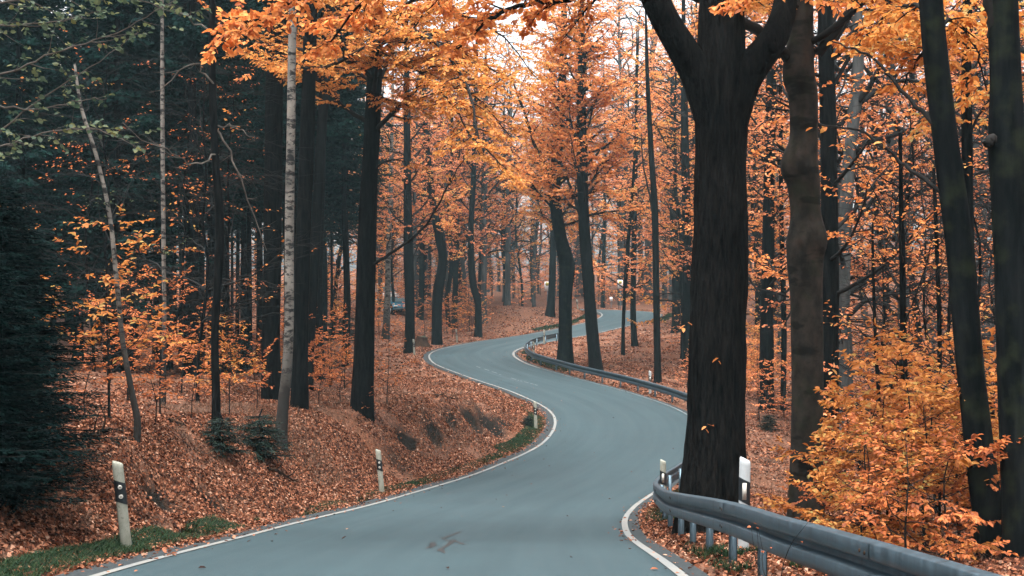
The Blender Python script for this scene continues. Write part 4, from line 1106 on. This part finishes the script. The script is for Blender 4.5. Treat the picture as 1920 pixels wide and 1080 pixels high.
fill(38, (660, 1340), (124, 190), BEECH, 'beech_tree', 'hazy distant beech behind the last hairpin', 'distant beeches behind the hairpin', dmin=3.0)
fill(18, (1240, 1480), (60, 125), BEECH, 'beech_tree', 'beech in the gap beside the thick trunk', 'beeches behind the thick trunk', dmin=2.6)
fill(40, (690, 1330), (112, 180), STEM, 'beech_tree', 'slim pale far stem beyond the road', 'pale stems of the far wood', dmin=1.4)
fill(16, (1400, 2000), (45, 100), STEM, 'beech_tree', 'slim pale stem in the right wood', 'pale stems of the right wood', dmin=2.2)
fill(5, (130, 500), (25, 34), SPARSE, 'beech_tree', 'nearly bare young beech at the spruce edge', 'bare young beeches at the spruce edge', dmin=1.2)
fill(8, (1580, 1950), (20, 34), SPARSE, 'beech_tree', 'nearly bare young beech on the right', 'bare young beeches on the right', dmin=1.2)
fill(12, (1570, 2010), (27, 50), NEARB, 'beech_tree', 'nearer forest beech behind the leaning trunks', 'nearer beeches of the right wood', dmin=3.0)
fill(34, (1480, 2050), (50, 135), [BEECH[1], BEECH[4], NEARB[0]], 'beech_tree', 'grey hazy beech deep in the right wood', 'beeches deep in the right wood', dmin=2.8)

k = 0; back = []  # unseen trees added behind the camera to keep light off the near trunks
for _ in range(400):
    x, y = rf.uniform(-26, 26), rf.uniform(-34, 6)
    el, out, sd = road_q([x], [y])
    if out[0] < 3.2 or abs(x) < 4 or (y > 0 and abs(x) < y * .5 + 3) or any((a - x) ** 2 + (b - y) ** 2 < 12 for a, b in placed): continue
    placed.append((x, y)); k += 1
    e = place((BEECH + SPRUCE)[k % 8], 'spruce_tree' if k % 8 > 4 else 'beech_tree', (x, y, float(ground(x, y)) - .05), 'unseen tree added behind the viewpoint for shade', 'tree', 'shade trees added behind the viewpoint', rf.random() * 6.28)
    back.append((x, e))
    if k >= 26: break
for k, (x, e) in enumerate(sorted(back, key=lambda t: t[0])): e['label'] = 'unseen tree added behind the viewpoint for shade, %s from the left of its group' % ORD[k]

# ---- saplings
def sap(k, px, y, sc, lab, big=False, rz=None, grp=None):
    q = put_xy(px, y); q[2] = float(ground(q[0], q[1])) - .03
    place((SAPBIG[{2: 0, 0: 1}.get(k, 2)] if px > 1500 else SAP[k]), 'beech_sapling', q, lab, 'sapling', grp or 'orange beech saplings', rf.random() * 6.28 if rz is None else rz, sc)
for k, px, y, sc, lab in (
    (2, 1690, 14.6, 1.15, 'bright golden beech sapling behind the near barrier'), (0, 1665, 15.6, 1.0, 'orange beech sapling left of the bright golden one'), (0, 1760, 15.0, 1.05, 'orange sapling just left of the leaning trunk'),
    (1, 1850, 15.5, 1.0, 'rust red sapling behind the leaning trunk'), (3, 1620, 15.6, .8, 'low rust sapling right of the smooth beech foot'), (2, 1620, 13.2, .7, 'low golden sapling nearest the barrier'), (1, 1905, 16.5, 1.1, 'tall rust sapling between the two right edge trunks'),
    (3, 1780, 13.0, .9, 'low rust sapling near the foot of the leaning trunk'), (3, 1700, 12.2, .8, 'small rust sapling under the golden one'), (2, 1880, 13.5, 1.0, 'golden sapling peeping right of the leaning trunk'), (2, 1735, 14.0, .95, 'golden sapling touching the leaning trunk from the left'), (0, 1630, 14.4, .75, 'low orange sapling reaching over the barrier below the golden one'), (0, 1800, 16.5, 1.25, 'taller orange sapling directly behind the leaning trunk'), (0, 1720, 18, 1.2, 'taller orange sapling behind the golden one'), (1, 1625, 19, 1.1, 'rust sapling right of the straight dark trunk'),
    (0, 205, 18.2, 1.32, 'orange sapling with flat sprays in front of the crooked birch'), (1, 300, 21, .8, 'rust sapling right of the crooked birch'), (3, 360, 22, 1.0, 'low rust sapling left of the thin dark wavy stem'), (0, 430, 23.5, .8, 'orange sapling right of the thin dark wavy stem'), (3, 290, 19.5, 1.0, 'low rust sapling beside the crooked birch foot'),
    (3, 480, 26, 1.1, 'rust sapling in front of the broad dark trunk'), (1, 240, 24, .9, 'rust sapling behind the crooked birch'), (3, 600, 30, 1.2, 'thin rust sapling right of the dark trunk pair'), (3, 640, 31, 1.0, 'thin sapling left of the canopy tree'), (1, 725, 33, .7, 'sparse sapling right of the canopy tree foot'), (3, 690, 30, .55, 'low golden leaves around the canopy tree foot'),
    (1, 340, 27, .9, 'rust sapling under the spruce edge'), (0, 400, 30, .8, 'orange sapling between thin stem and broad trunk'), (3, 160, 17.5, .9, 'rust sapling peeping out behind the dark young spruce'), (1, 545, 33, .8, 'rust sapling between the birch and the dark pair')):
    sap(k, px, y, sc, lab)
def sapfill(n, pxr, yr_, sc, lab, grp, far=True, dmin=.9, stock=None):
    fill(n, pxr, yr_, stock or SAPFAR, 'beech_sapling', lab, grp, sc, dmin, 40, 14, .03, 'sapling', True)
sapfill(9, (1395, 1500), (42, 60), (.6, 1.0), 'rust sapling in the thick trunk gap', 'saplings in the trunk gap')
sapfill(34, (1570, 1960), (22, 48), (.7, 1.2), 'rust sapling in the right wood understorey', 'understorey of the right wood', stock=SAPLEFT + SAPFAR)
sapfill(22, (1090, 1480), (44, 78), (.35, .7), 'low sapling behind the middle barrier', 'saplings behind the middle barrier', dmin=.8)
sapfill(36, (690, 1010), (86, 118), (.7, 1.2), 'orange sapling beyond the far curve', 'saplings beyond the far curve', dmin=1.2)
sapfill(36, (1000, 1500), (112, 150), (.9, 1.4), 'orange sapling behind the last hairpin', 'saplings behind the last hairpin', dmin=1.4)
sapfill(40, (700, 1500), (150, 195), (1.6, 2.6), 'distant orange thicket tree behind the hairpin', 'far thicket', dmin=2.0)
sapfill(30, (280, 700), (80, 120), (.8, 1.5), 'orange thicket behind the spruce stems', 'thicket behind the spruces', dmin=1.5)
sapfill(26, (200, 680), (34, 60), (.4, .9), 'rust sapling among the spruce trunks', 'saplings among the spruce trunks', stock=SAPLEFT)

# ---- green leaved branches hanging in at the upper left, from an aspen standing outside the view
w = Wood(301); ya = 15.5
f0 = put_xy(-170, ya); f0[2] = float(ground(f0[0], f0[1]))
w.bole([f0 - [0, 0, .2], f0 + [.05, 0, 3], f0 + [.1, .1, 6], f0 + [0, .1, 9]], [.13, .11, .09, .03], 10)
for pts, sub in (([P(-165, 320, ya), P(-60, 300, ya), P(40, 210, ya), P(150, 140, ya), P(260, 60, ya)], (.5, .5, .4)), ([P(-168, 240, ya), P(-40, 200, ya), P(60, 205, ya), P(150, 190, ya), P(200, 185, ya)], (.5, .5, .4)),
             ([P(-165, 150, ya), P(0, 140, ya - .3), P(100, 100, ya - .5), P(220, 60, ya - .8), P(330, 0, ya - 1)], (.4, .35, .6)), ([P(-160, 330, ya), P(-40, 290, ya - .5), P(60, 255, ya - .8), P(170, 240, ya - 1), P(255, 275, ya - 1.2)], (.35, .25, .5)),
             ([P(-160, 60, ya), P(-20, 50, ya), P(100, 40, ya), P(200, 20, ya)], (.35, .3, .6)), ([P(-160, 20, ya), P(60, 0, ya), P(220, -10, ya - .3), P(340, 30, ya - .5)], (.4, .3, .6))):
    w.path_limb(pts, .018, .004, sub=(sub[0] - .1, sub[1] * .6, sub[2]), twig=(.12, .28, 4))
w.foliage(.078, True, .85, .0025, True, .7)
done(w, 'aspen_tree', f0, 'aspen at the left edge reaching in with pale green leafy branches', M['bark_grey'], M['leaf_green'], M['twig_pale'])

# ---- fallen leaves, grass, twigs
rl = np.random.default_rng(5)
def scatter(mb, n, xr, yrn, size, hexa, dens=None, tilt=.55, lift=.015):
    x = rl.uniform(*xr, n); y = rl.uniform(*yrn, n)
    el, out, sd = road_q(x, y)
    pr = sstep(.05, .5, out)
    if dens is not None: pr = pr * dens(x, y, out, sd)
    pr = pr * np.clip(.72 + 1.5 * vnoise(x * .9 + 2, y * .7) + .8 * vnoise(x * 2.6 + 8, y * 2.2), .06, 1) * (1 - np.clip(pits(x, y) * 3.2, 0, .93))
    m = rl.random(n) < pr
    x, y = x[m], y[m]; n = len(x)
    z = ground(x, y) + rl.uniform(0, lift, n)
    e = .12; gxn = (ground(x + e, y) - ground(x - e, y)) / (2 * e); gyn = (ground(x, y + e) - ground(x, y - e)) / (2 * e)
    nm = nrm(np.stack([-gxn, -gyn, np.ones(n)], 1) + rl.normal(0, tilt, (n, 3)))
    ax = nrm(np.cross(nm, rl.normal(0, 1, (n, 3))))
    L = size * rl.uniform(.55, 1.25, n)
    leaves(mb, np.stack([x, y, z], 1) - ax * L[:, None] * .5 + nm * .01, ax, nm, L, .6, hexa, rng=rl, fold=.22)
    return n
mb = MB()
nn = scatter(mb, 330000, (-9.5, 1.6), (9, 31), .068, False, lambda x, y, o, s: (s > 0) * np.clip(1.25 - o / 9, 0, 1), .75, .03)
nn += scatter(mb, 150000, (-9, 3), (30, 50), .085, False, lambda x, y, o, s: (s > 0) * np.clip(1.3 - o / 16, 0, 1), .75, .03)
nn += scatter(mb, 150000, (1.5, 8.5), (5, 28), .068, False, lambda x, y, o, s: (s < 0) * np.clip(1.2 - o / 9, 0, 1), .75, .03)
nn += scatter(mb, 90000, (3, 22), (28, 70), .11, False, lambda x, y, o, s: (s < 0) * 1., .7, .03)
nn += scatter(mb, 100000, (-24, 16), (50, 118), .17, False, None, .6)
nn += scatter(mb, 24000, (-24, -8), (14, 50), .12, False)
print('litter', nn)
tag(mb.obj('leaf_litter', M['litter']), 'fallen rust brown leaves covering the banks and forest floor', 'leaves', kind='stuff')
# a few loose leaves on the asphalt by the edges
mb = MB(); n = 900
k = rl.integers(iy(9), iy(100), n); of = np.where(rl.random(n) < .5, 1, -1) * (hw + .08 - np.abs(rl.normal(0, .3, n)) * np.where(rl.random(n) < .15, 5, .6))
c = RC[k].copy(); c[:, :2] += RN[k] * of[:, None]; c[:, 2] += .012
nm = nrm(np.array([0, 0, 1.]) + rl.normal(0, .25, (n, 3))); ax = nrm(np.cross(nm, rl.normal(0, 1, (n, 3))))
leaves(mb, c, ax, nm, .07 * rl.uniform(.6, 1.2, n), .6, True, rng=rl)
tag(mb.obj('loose_leaves', M['litter']), 'scattered single leaves lying near the road edges', 'leaves', kind='stuff')

def blades(mb, c, h, w_=.007, lean=.45):
    n = len(c); az = rl.random(n) * 6.283
    d = np.stack([np.cos(az), np.sin(az), np.zeros(n)], 1) * (rl.random((n, 1)) * lean * 2) + [0, 0, 1]
    d = nrm(d); s = np.stack([-np.sin(az + .6), np.cos(az + .6), np.zeros(n)], 1)
    h = (h * rl.uniform(.5, 1.2, n))[:, None]
    mid = c + d * h * .55; tip = c + d * h + np.stack([np.cos(az), np.sin(az), -np.ones(n) * .6], 1) * h * .3
    w_ = w_ * rl.uniform(.6, 1.3, (n, 1))
    v = np.stack([c - s * w_, c + s * w_, mid + s * w_ * .8, mid - s * w_ * .8, tip], 1).reshape(-1, 3)
    b = np.arange(n)[:, None] * 5
    r_ = rl.random(n) * .98 + .01
    mb.v.append(v); mb.q.append(b + np.array([[0, 1, 2, 3]]) + mb.n); mb.qa.append(r_); mb.t.append(b + np.array([[3, 2, 4]]) + mb.n); mb.ta.append(r_); mb.n += len(v)
def verge(mb, n, o0, o1, y0, y1, sgn, h, patch, w_=.007, thr=.0):
    k = rl.integers(iy(y0), iy(y1), n); t = rl.random(n)
    o = hw + o0 + (o1 - o0) * np.sqrt(rl.random(n))
    j = k + 1
    c = RC[k] * (1 - t[:, None]) + RC[j] * t[:, None]
    nv = RN[k] * (1 - t[:, None]) + RN[j] * t[:, None]
    c[:, :2] += nv * (sgn * o)[:, None]
    m = (vnoise(c[:, 0] * .8 + patch, c[:, 1] * .5) + .35 * vnoise(c[:, 0] * 3, c[:, 1] * 3)) > thr
    c = c[m]; c[:, 2] = ground(c[:, 0], c[:, 1]) - .01
    blades(mb, c, np.full(len(c), h), w_)
mb = MB()
verge(mb, 24000, .36, .95, 6, 17, 1, .12, 3, .006, -.45)
verge(mb, 20000, .32, .72, 16, 35, 1, .085, 9, .007, -.25)
verge(mb, 24000, .3, .95, 34.5, 44, 1, .1, 4, .009, -.5)
verge(mb, 9000, .4, 1.0, 42, 56, 1, .1, 4, .012, .02)
verge(mb, 14000, .32, 1.0, 8, 17, -1, .14, 6, .007, -.12)
verge(mb, 5000, .25, .8, 17, 28, -1, .12, 6, .008, .0)
verge(mb, 6000, .3, 1.0, 60, 78, -1, .14, 2, .016, -.05)
verge(mb, 7000, .3, 1.4, 92, 104, 1, .2, 2, .02, -.2)
verge(mb, 5000, .3, 1.4, 96, 103, -1, .2, 5, .02, -.2)
tag(mb.obj('grass', M['grass']), 'patchy green grass along the road verges', 'grass', kind='stuff')
mb = MB()
for n, xr, yrn in ((60000, (-9, -3), (13, 26)), (40000, (-7, 1), (26, 42)), (24000, (3, 9), (10, 34))):
    x = rl.uniform(*xr, n); y = rl.uniform(*yrn, n); el, out, sd = road_q(x, y)
    m = (out > 1.2) & ((vnoise(x * .6 + 30, y * .6 + 4) + .3 * vnoise(x * 2, y * 2)) > .02); x, y = x[m], y[m]
    blades(mb, np.stack([x, y, ground(x, y)], 1), np.full(len(x), .17), .0045, .8)
tag(mb.obj('dry_grass', M['drygrass']), 'tufts of dry tan grass on the left bank', 'grass', kind='stuff')
mb = MB(); n = 1500
x = np.concatenate([rl.uniform(-10, 2, n), rl.uniform(2, 12, n)]); y = np.concatenate([rl.uniform(12, 48, n), rl.uniform(8, 60, n)])
el, out, sd = road_q(x, y); m = out > .8; x, y = x[m], y[m]; n = len(x)
a = np.stack([x, y, ground(x, y) + .02], 1); az = rl.random(n) * 6.28; L = rl.uniform(.1, .55, n)
b = np.stack([x + np.cos(az) * L, y + np.sin(az) * L, 0 * x], 1); b[:, 2] = ground(b[:, 0], b[:, 1]) + rl.uniform(.01, .12, n)
strips(mb, a, b, np.full(n, .006), np.full(n, .003))
tag(mb.obj('twig_debris', M['twig']), 'small dead twigs strewn over the leaf litter', 'twigs', kind='stuff')

# fallen branches, stump, stone
def fallen(px0, py0, px1, py1, r, lab):
    a = hit(px0, py0); b = hit(px1, py1); b[1] = a[1] + np.clip(b[1] - a[1], -1.5, 1.5); b[0] = (px1 - CX) / F * b[1]; b[2] = float(ground(b[0], b[1]))
    w = Wood(int(px0)); p = np.linspace(a, b, 7) + w.r.normal(0, .03, (7, 3)); p[:, 2] = ground(p[:, 0], p[:, 1]) + r * .8 + .02
    tube(w.trunk, p, np.linspace(r, r * .4, 7), 7)
    for k in (2, 4): 
        pp, rr = w.grow(p[k], [w.r.normal(), w.r.normal(), .6], .5, r * .4, 4, .05, .2); tube(w.br, pp, rr, 4, False)
    e = empty('fallen_branch', p[3], lab, 'branch', 'fallen branches')
    for nm, m_ in (('stem', w.trunk), ('side_twigs', w.br)): m_.obj(nm, M['stump'], e, p[3], smooth=nm == 'stem')
fallen(150, 825, 205, 815, .05, 'pale fallen branch beside the dark young spruce')
fallen(315, 795, 350, 805, .035, 'dark fallen branch below the rust saplings')
fallen(500, 885, 560, 910, .04, 'broken root-like branch on the bank below the white birch')
fallen(815, 745, 860, 740, .03, 'thin fallen branch across the bank top')
q = hit(790, 648)
w = Wood(9); p = np.array([q - [0, 0, .1], q + [0, 0, .3], q + [.05, 0, .62]])
w.bole(p, [.42, .34, .33], 14, .5, .12, .1)
e = empty('tree_stump', q, 'low brown tree stump behind the white road post', 'stump'); w.trunk.obj('stump_body', M['stump'], e, q)
mb = MB(); tube(mb, [q + [.05, 0, .6], q + [.05, 0, .632]], [.3, .26], 14); mb.obj('cut_face', M['moss'], e, q)

# ------------------------------------------------------------------ bus stop signs and the small plate
def bus_sign(px, y, lab, ztop):
    x = (px - CX) / F * y; g = float(ground(x, y)); zt = (YH - ztop) / F * y
    e = empty('bus_stop_sign', (x, y, g), lab, 'sign', 'bus stop signs', rz=face_cam(x, y)); h = zt - g
    mb = MB(); tube(mb, [(0, .04, -.3), (0, .04, h - .02)], [.03, .03], 10); mb.obj('pole', M['steel'], e)
    mb = MB(); box(mb, (0, 0, h - .42), (.5, .03, .84)); pl = mb.obj('panel', M['sign_white'], e)
    mb = MB(); tube(mb, [(0, -.016, h - .22), (0, -.024, h - .22)], [.18, .18], 28); mb.obj('green_ring', M['sign_green'], pl)
    mb = MB(); tube(mb, [(0, -.02, h - .22), (0, -.028, h - .22)], [.155, .155], 28); mb.obj('yellow_disc', M['sign_yellow'], pl)
    mb = MB()
    for bx in ((-.055, .03, .17), (.055, .03, .17), (0, .1, .03)): box(mb, (bx[0], -.031, h - .22), (bx[1], .006, bx[2]))
    mb.obj('letter_h', M['sign_green'], pl)
    mb = MB()
    for r_ in range(3): box(mb, (0, -.018, h - .5 - .07 * r_), (.3 - .06 * (r_ == 1), .006, .025))
    mb.obj('text_rows', M['sign_grey'], pl)
bus_sign(1026, 104.5, 'white bus stop sign with yellow disc left of the mossy twin trunk', 528)
bus_sign(1163, 113.8, 'white bus stop sign with yellow disc right of the straight black trunk', 525)
x = (1146 - CX) / F * 116; g = float(ground(x, 116)); zt = (YH - 557) / F * 116
e = empty('small_sign', (x, 116, g), 'small grey white plate on a thin pole beyond the road', 'sign', rz=face_cam(x, 116))
mb = MB(); tube(mb, [(0, .03, -.2), (0, .03, zt - g - .02)], [.025, .025], 8); mb.obj('pole', M['steel'], e)
mb = MB(); box(mb, (0, 0, zt - g - .2), (.26, .02, .4)); pl = mb.obj('panel', M['sign_white'], e)
mb = MB(); box(mb, (0, -.013, zt - g - .18), (.12, .006, .12)); mb.obj('print', M['sign_grey'], pl)

# ------------------------------------------------------------------ parked cars between the trunks
def car(loc, rz, paint, lab, van=False):
    e = empty('parked_car', loc, lab, 'car', 'cars parked beyond the trees', rz=rz)
    L, Wd = 4.1, 1.72
    if van: side_ = [(-2.05, .35), (-2.08, .9), (-1.95, 1.1), (-1.85, 1.85), (-1.6, 1.95), (.6, 1.95), (.95, 1.85), (1.45, 1.15), (2.0, .95), (2.1, .6), (2.05, .3)]
    else: side_ = [(-2.02, .35), (-2.05, .75), (-1.95, .98), (-1.75, 1.05), (-1.25, 1.42), (-.6, 1.5), (.25, 1.47), (.95, 1.02), (1.75, .86), (2.02, .66), (2.05, .35)]
    n = len(side_); v = []
    for yk_, inset, in ((-1, .0), (-.93, 0), (.93, 0), (1, .0)):
        for x_, z_ in side_:
            top_in = .82 if z_ > 1.05 else (.97 if abs(yk_) == 1 else 1.)
            sh = (.985, .03) if abs(yk_) == 1 else (1, 0)
            v.append((x_ * sh[0], yk_ * Wd / 2 * top_in, z_ - (sh[1] if z_ > .5 else -sh[1])))
    q_ = [(r_ * n + a, r_ * n + a + 1, (r_ + 1) * n + a + 1, (r_ + 1) * n + a) for r_ in range(3) for a in range(n - 1)] + [(r_ * n + n - 1, r_ * n, (r_ + 1) * n, (r_ + 1) * n + n - 1) for r_ in range(3)]
    tr = [(3 * n, 3 * n + a + 1, 3 * n + a) for a in range(1, n - 1)] + [(0, a, a + 1) for a in range(1, n - 1)]
    MB().add(v, q_, tr).obj('body', paint, e)
    z0, z1 = (1.2, 1.78) if van else (1.06, 1.4)
    for s_ in (-1, 1):                      # side glass
        ys = s_ * Wd / 2 * .835
        mb = MB(); mb.add([(-1.45, ys * 1.015, z0), (.62, ys * 1.015, z0), (.2, ys * .99, z1), (-1.15, ys * .99, z1)], [(0, 1, 2, 3)]); mb.obj('side_window', M['glass'], e)
    if van: ws = [(1.02, -.62, 1.75), (1.02, .62, 1.75), (1.44, .7, 1.2), (1.44, -.7, 1.2)]; rw_ = [(-1.9, -.62, 1.75), (-1.9, .62, 1.75), (-1.98, .66, 1.2), (-1.98, -.66, 1.2)]
    else: ws = [(.34, -.62, 1.43), (.34, .62, 1.43), (.93, .7, 1.07), (.93, -.7, 1.07)]; rw_ = [(-1.32, -.6, 1.4), (-1.32, .6, 1.4), (-1.74, .66, 1.1), (-1.74, -.66, 1.1)]
    for nm, g4, dx in (('windscreen', ws, .02), ('rear_window', rw_, -.02)):
        mb = MB(); mb.add([(a + dx, b, c + .015) for a, b, c in g4], [(0, 1, 2, 3)]); mb.obj(nm, M['glass'], e)
    for x_ in (-1.25, 1.3):
        for s_ in (-1, 1):
            c = np.array([x_, s_ * (Wd / 2 - .1), .31])
            mb = MB(); tube(mb, [c - [0, .1, 0], c + [0, .1, 0]], [.31, .31], 18); wl = mb.obj('wheel', M['rubber'], e)
            mb = MB(); tube(mb, [c + [0, s_ * .09, 0], c + [0, s_ * .112, 0]], [.2, .17], 14); mb.obj('rim', M['rim'], wl)
    for s_ in (-1, 1):
        mb = MB(); box(mb, (2.03, s_ * .6, .68), (.06, .3, .13)); mb.obj('headlight', M['chrome'], e)
        mb = MB(); box(mb, (-2.05, s_ * .66, .82), (.05, .22, .16)); mb.obj('tail_light', m_red, e)
    for x_ in (2.06, -2.06):
        mb = MB(); box(mb, (x_, 0, .42), (.08, 1.5, .16)); mb.obj('bumper', M['black'], e)
m_red = m_plain('tail_light_red', (.3, .02, .015), .3)
cx_, cyy = (742 - CX) / F * 99, 99.
car((cx_, cyy, float(ground(cx_, cyy))), R_(-68), M['car_blue'], 'teal blue car parked far behind the torn bark birch')
cx2, cy2 = (716 - CX) / F * 104, 104.
car((cx2, cy2, float(ground(cx2, cy2))), R_(-60), M['car_white'], 'white van parked just left of the teal car', True)

# bramble shoots rising in front of the near barrier
w = Wood(401)
for px, y_ in ((1420, 8.6), (1432, 8.5), (1408, 8.8), (1440, 8.3)):
    b0 = put_xy(px, y_); b0[0] = max(b0[0], float(road_at_y(y_, -(hw + .35))[0])); b0[2] = float(ground(b0[0], y_))
    pts, rr = w.grow(b0, [w.r.normal(0, .1), w.r.normal(0, .1), 1], w.r.uniform(.5, .95), .006, 7, .05, .16)
    tube(w.br, pts, rr, 5, False); w.twigs_on(pts, .3, .12, .12, 1)
w.foliage(.035, True, .7, .002)
e = empty('bramble', b0, 'dark bare shoots growing up in front of the near barrier', 'bramble')
w.br.obj('stems', M['twig'], e, b0); w.lf.obj('leaves', M['leaf_red'], e, b0)

# ------------------------------------------------------------------ forest air
def haze_box(dens):
    mb = MB(); box(mb, (0, 150, 14), (480, 430, 56))
    m = bpy.data.materials.new('haze'); m.use_nodes = True; t = m.node_tree
    for n_ in list(t.nodes):
        if n_.type != 'OUTPUT_MATERIAL': t.nodes.remove(n_)
    v = N(t, 'ShaderNodeVolumePrincipled'); v.inputs['Density'].default_value = dens; v.inputs['Color'].default_value = (.58, .86, .95, 1)
    v.inputs['Anisotropy'].default_value = .2
    t.links.new(v.outputs[0], t.nodes['Material Output'].inputs['Volume'])
    o = mb.obj('haze', m); tag(o, 'thin pale autumn haze filling the wood', 'haze', kind='stuff')
HAZE = .00045
if HAZE: haze_box(HAZE)
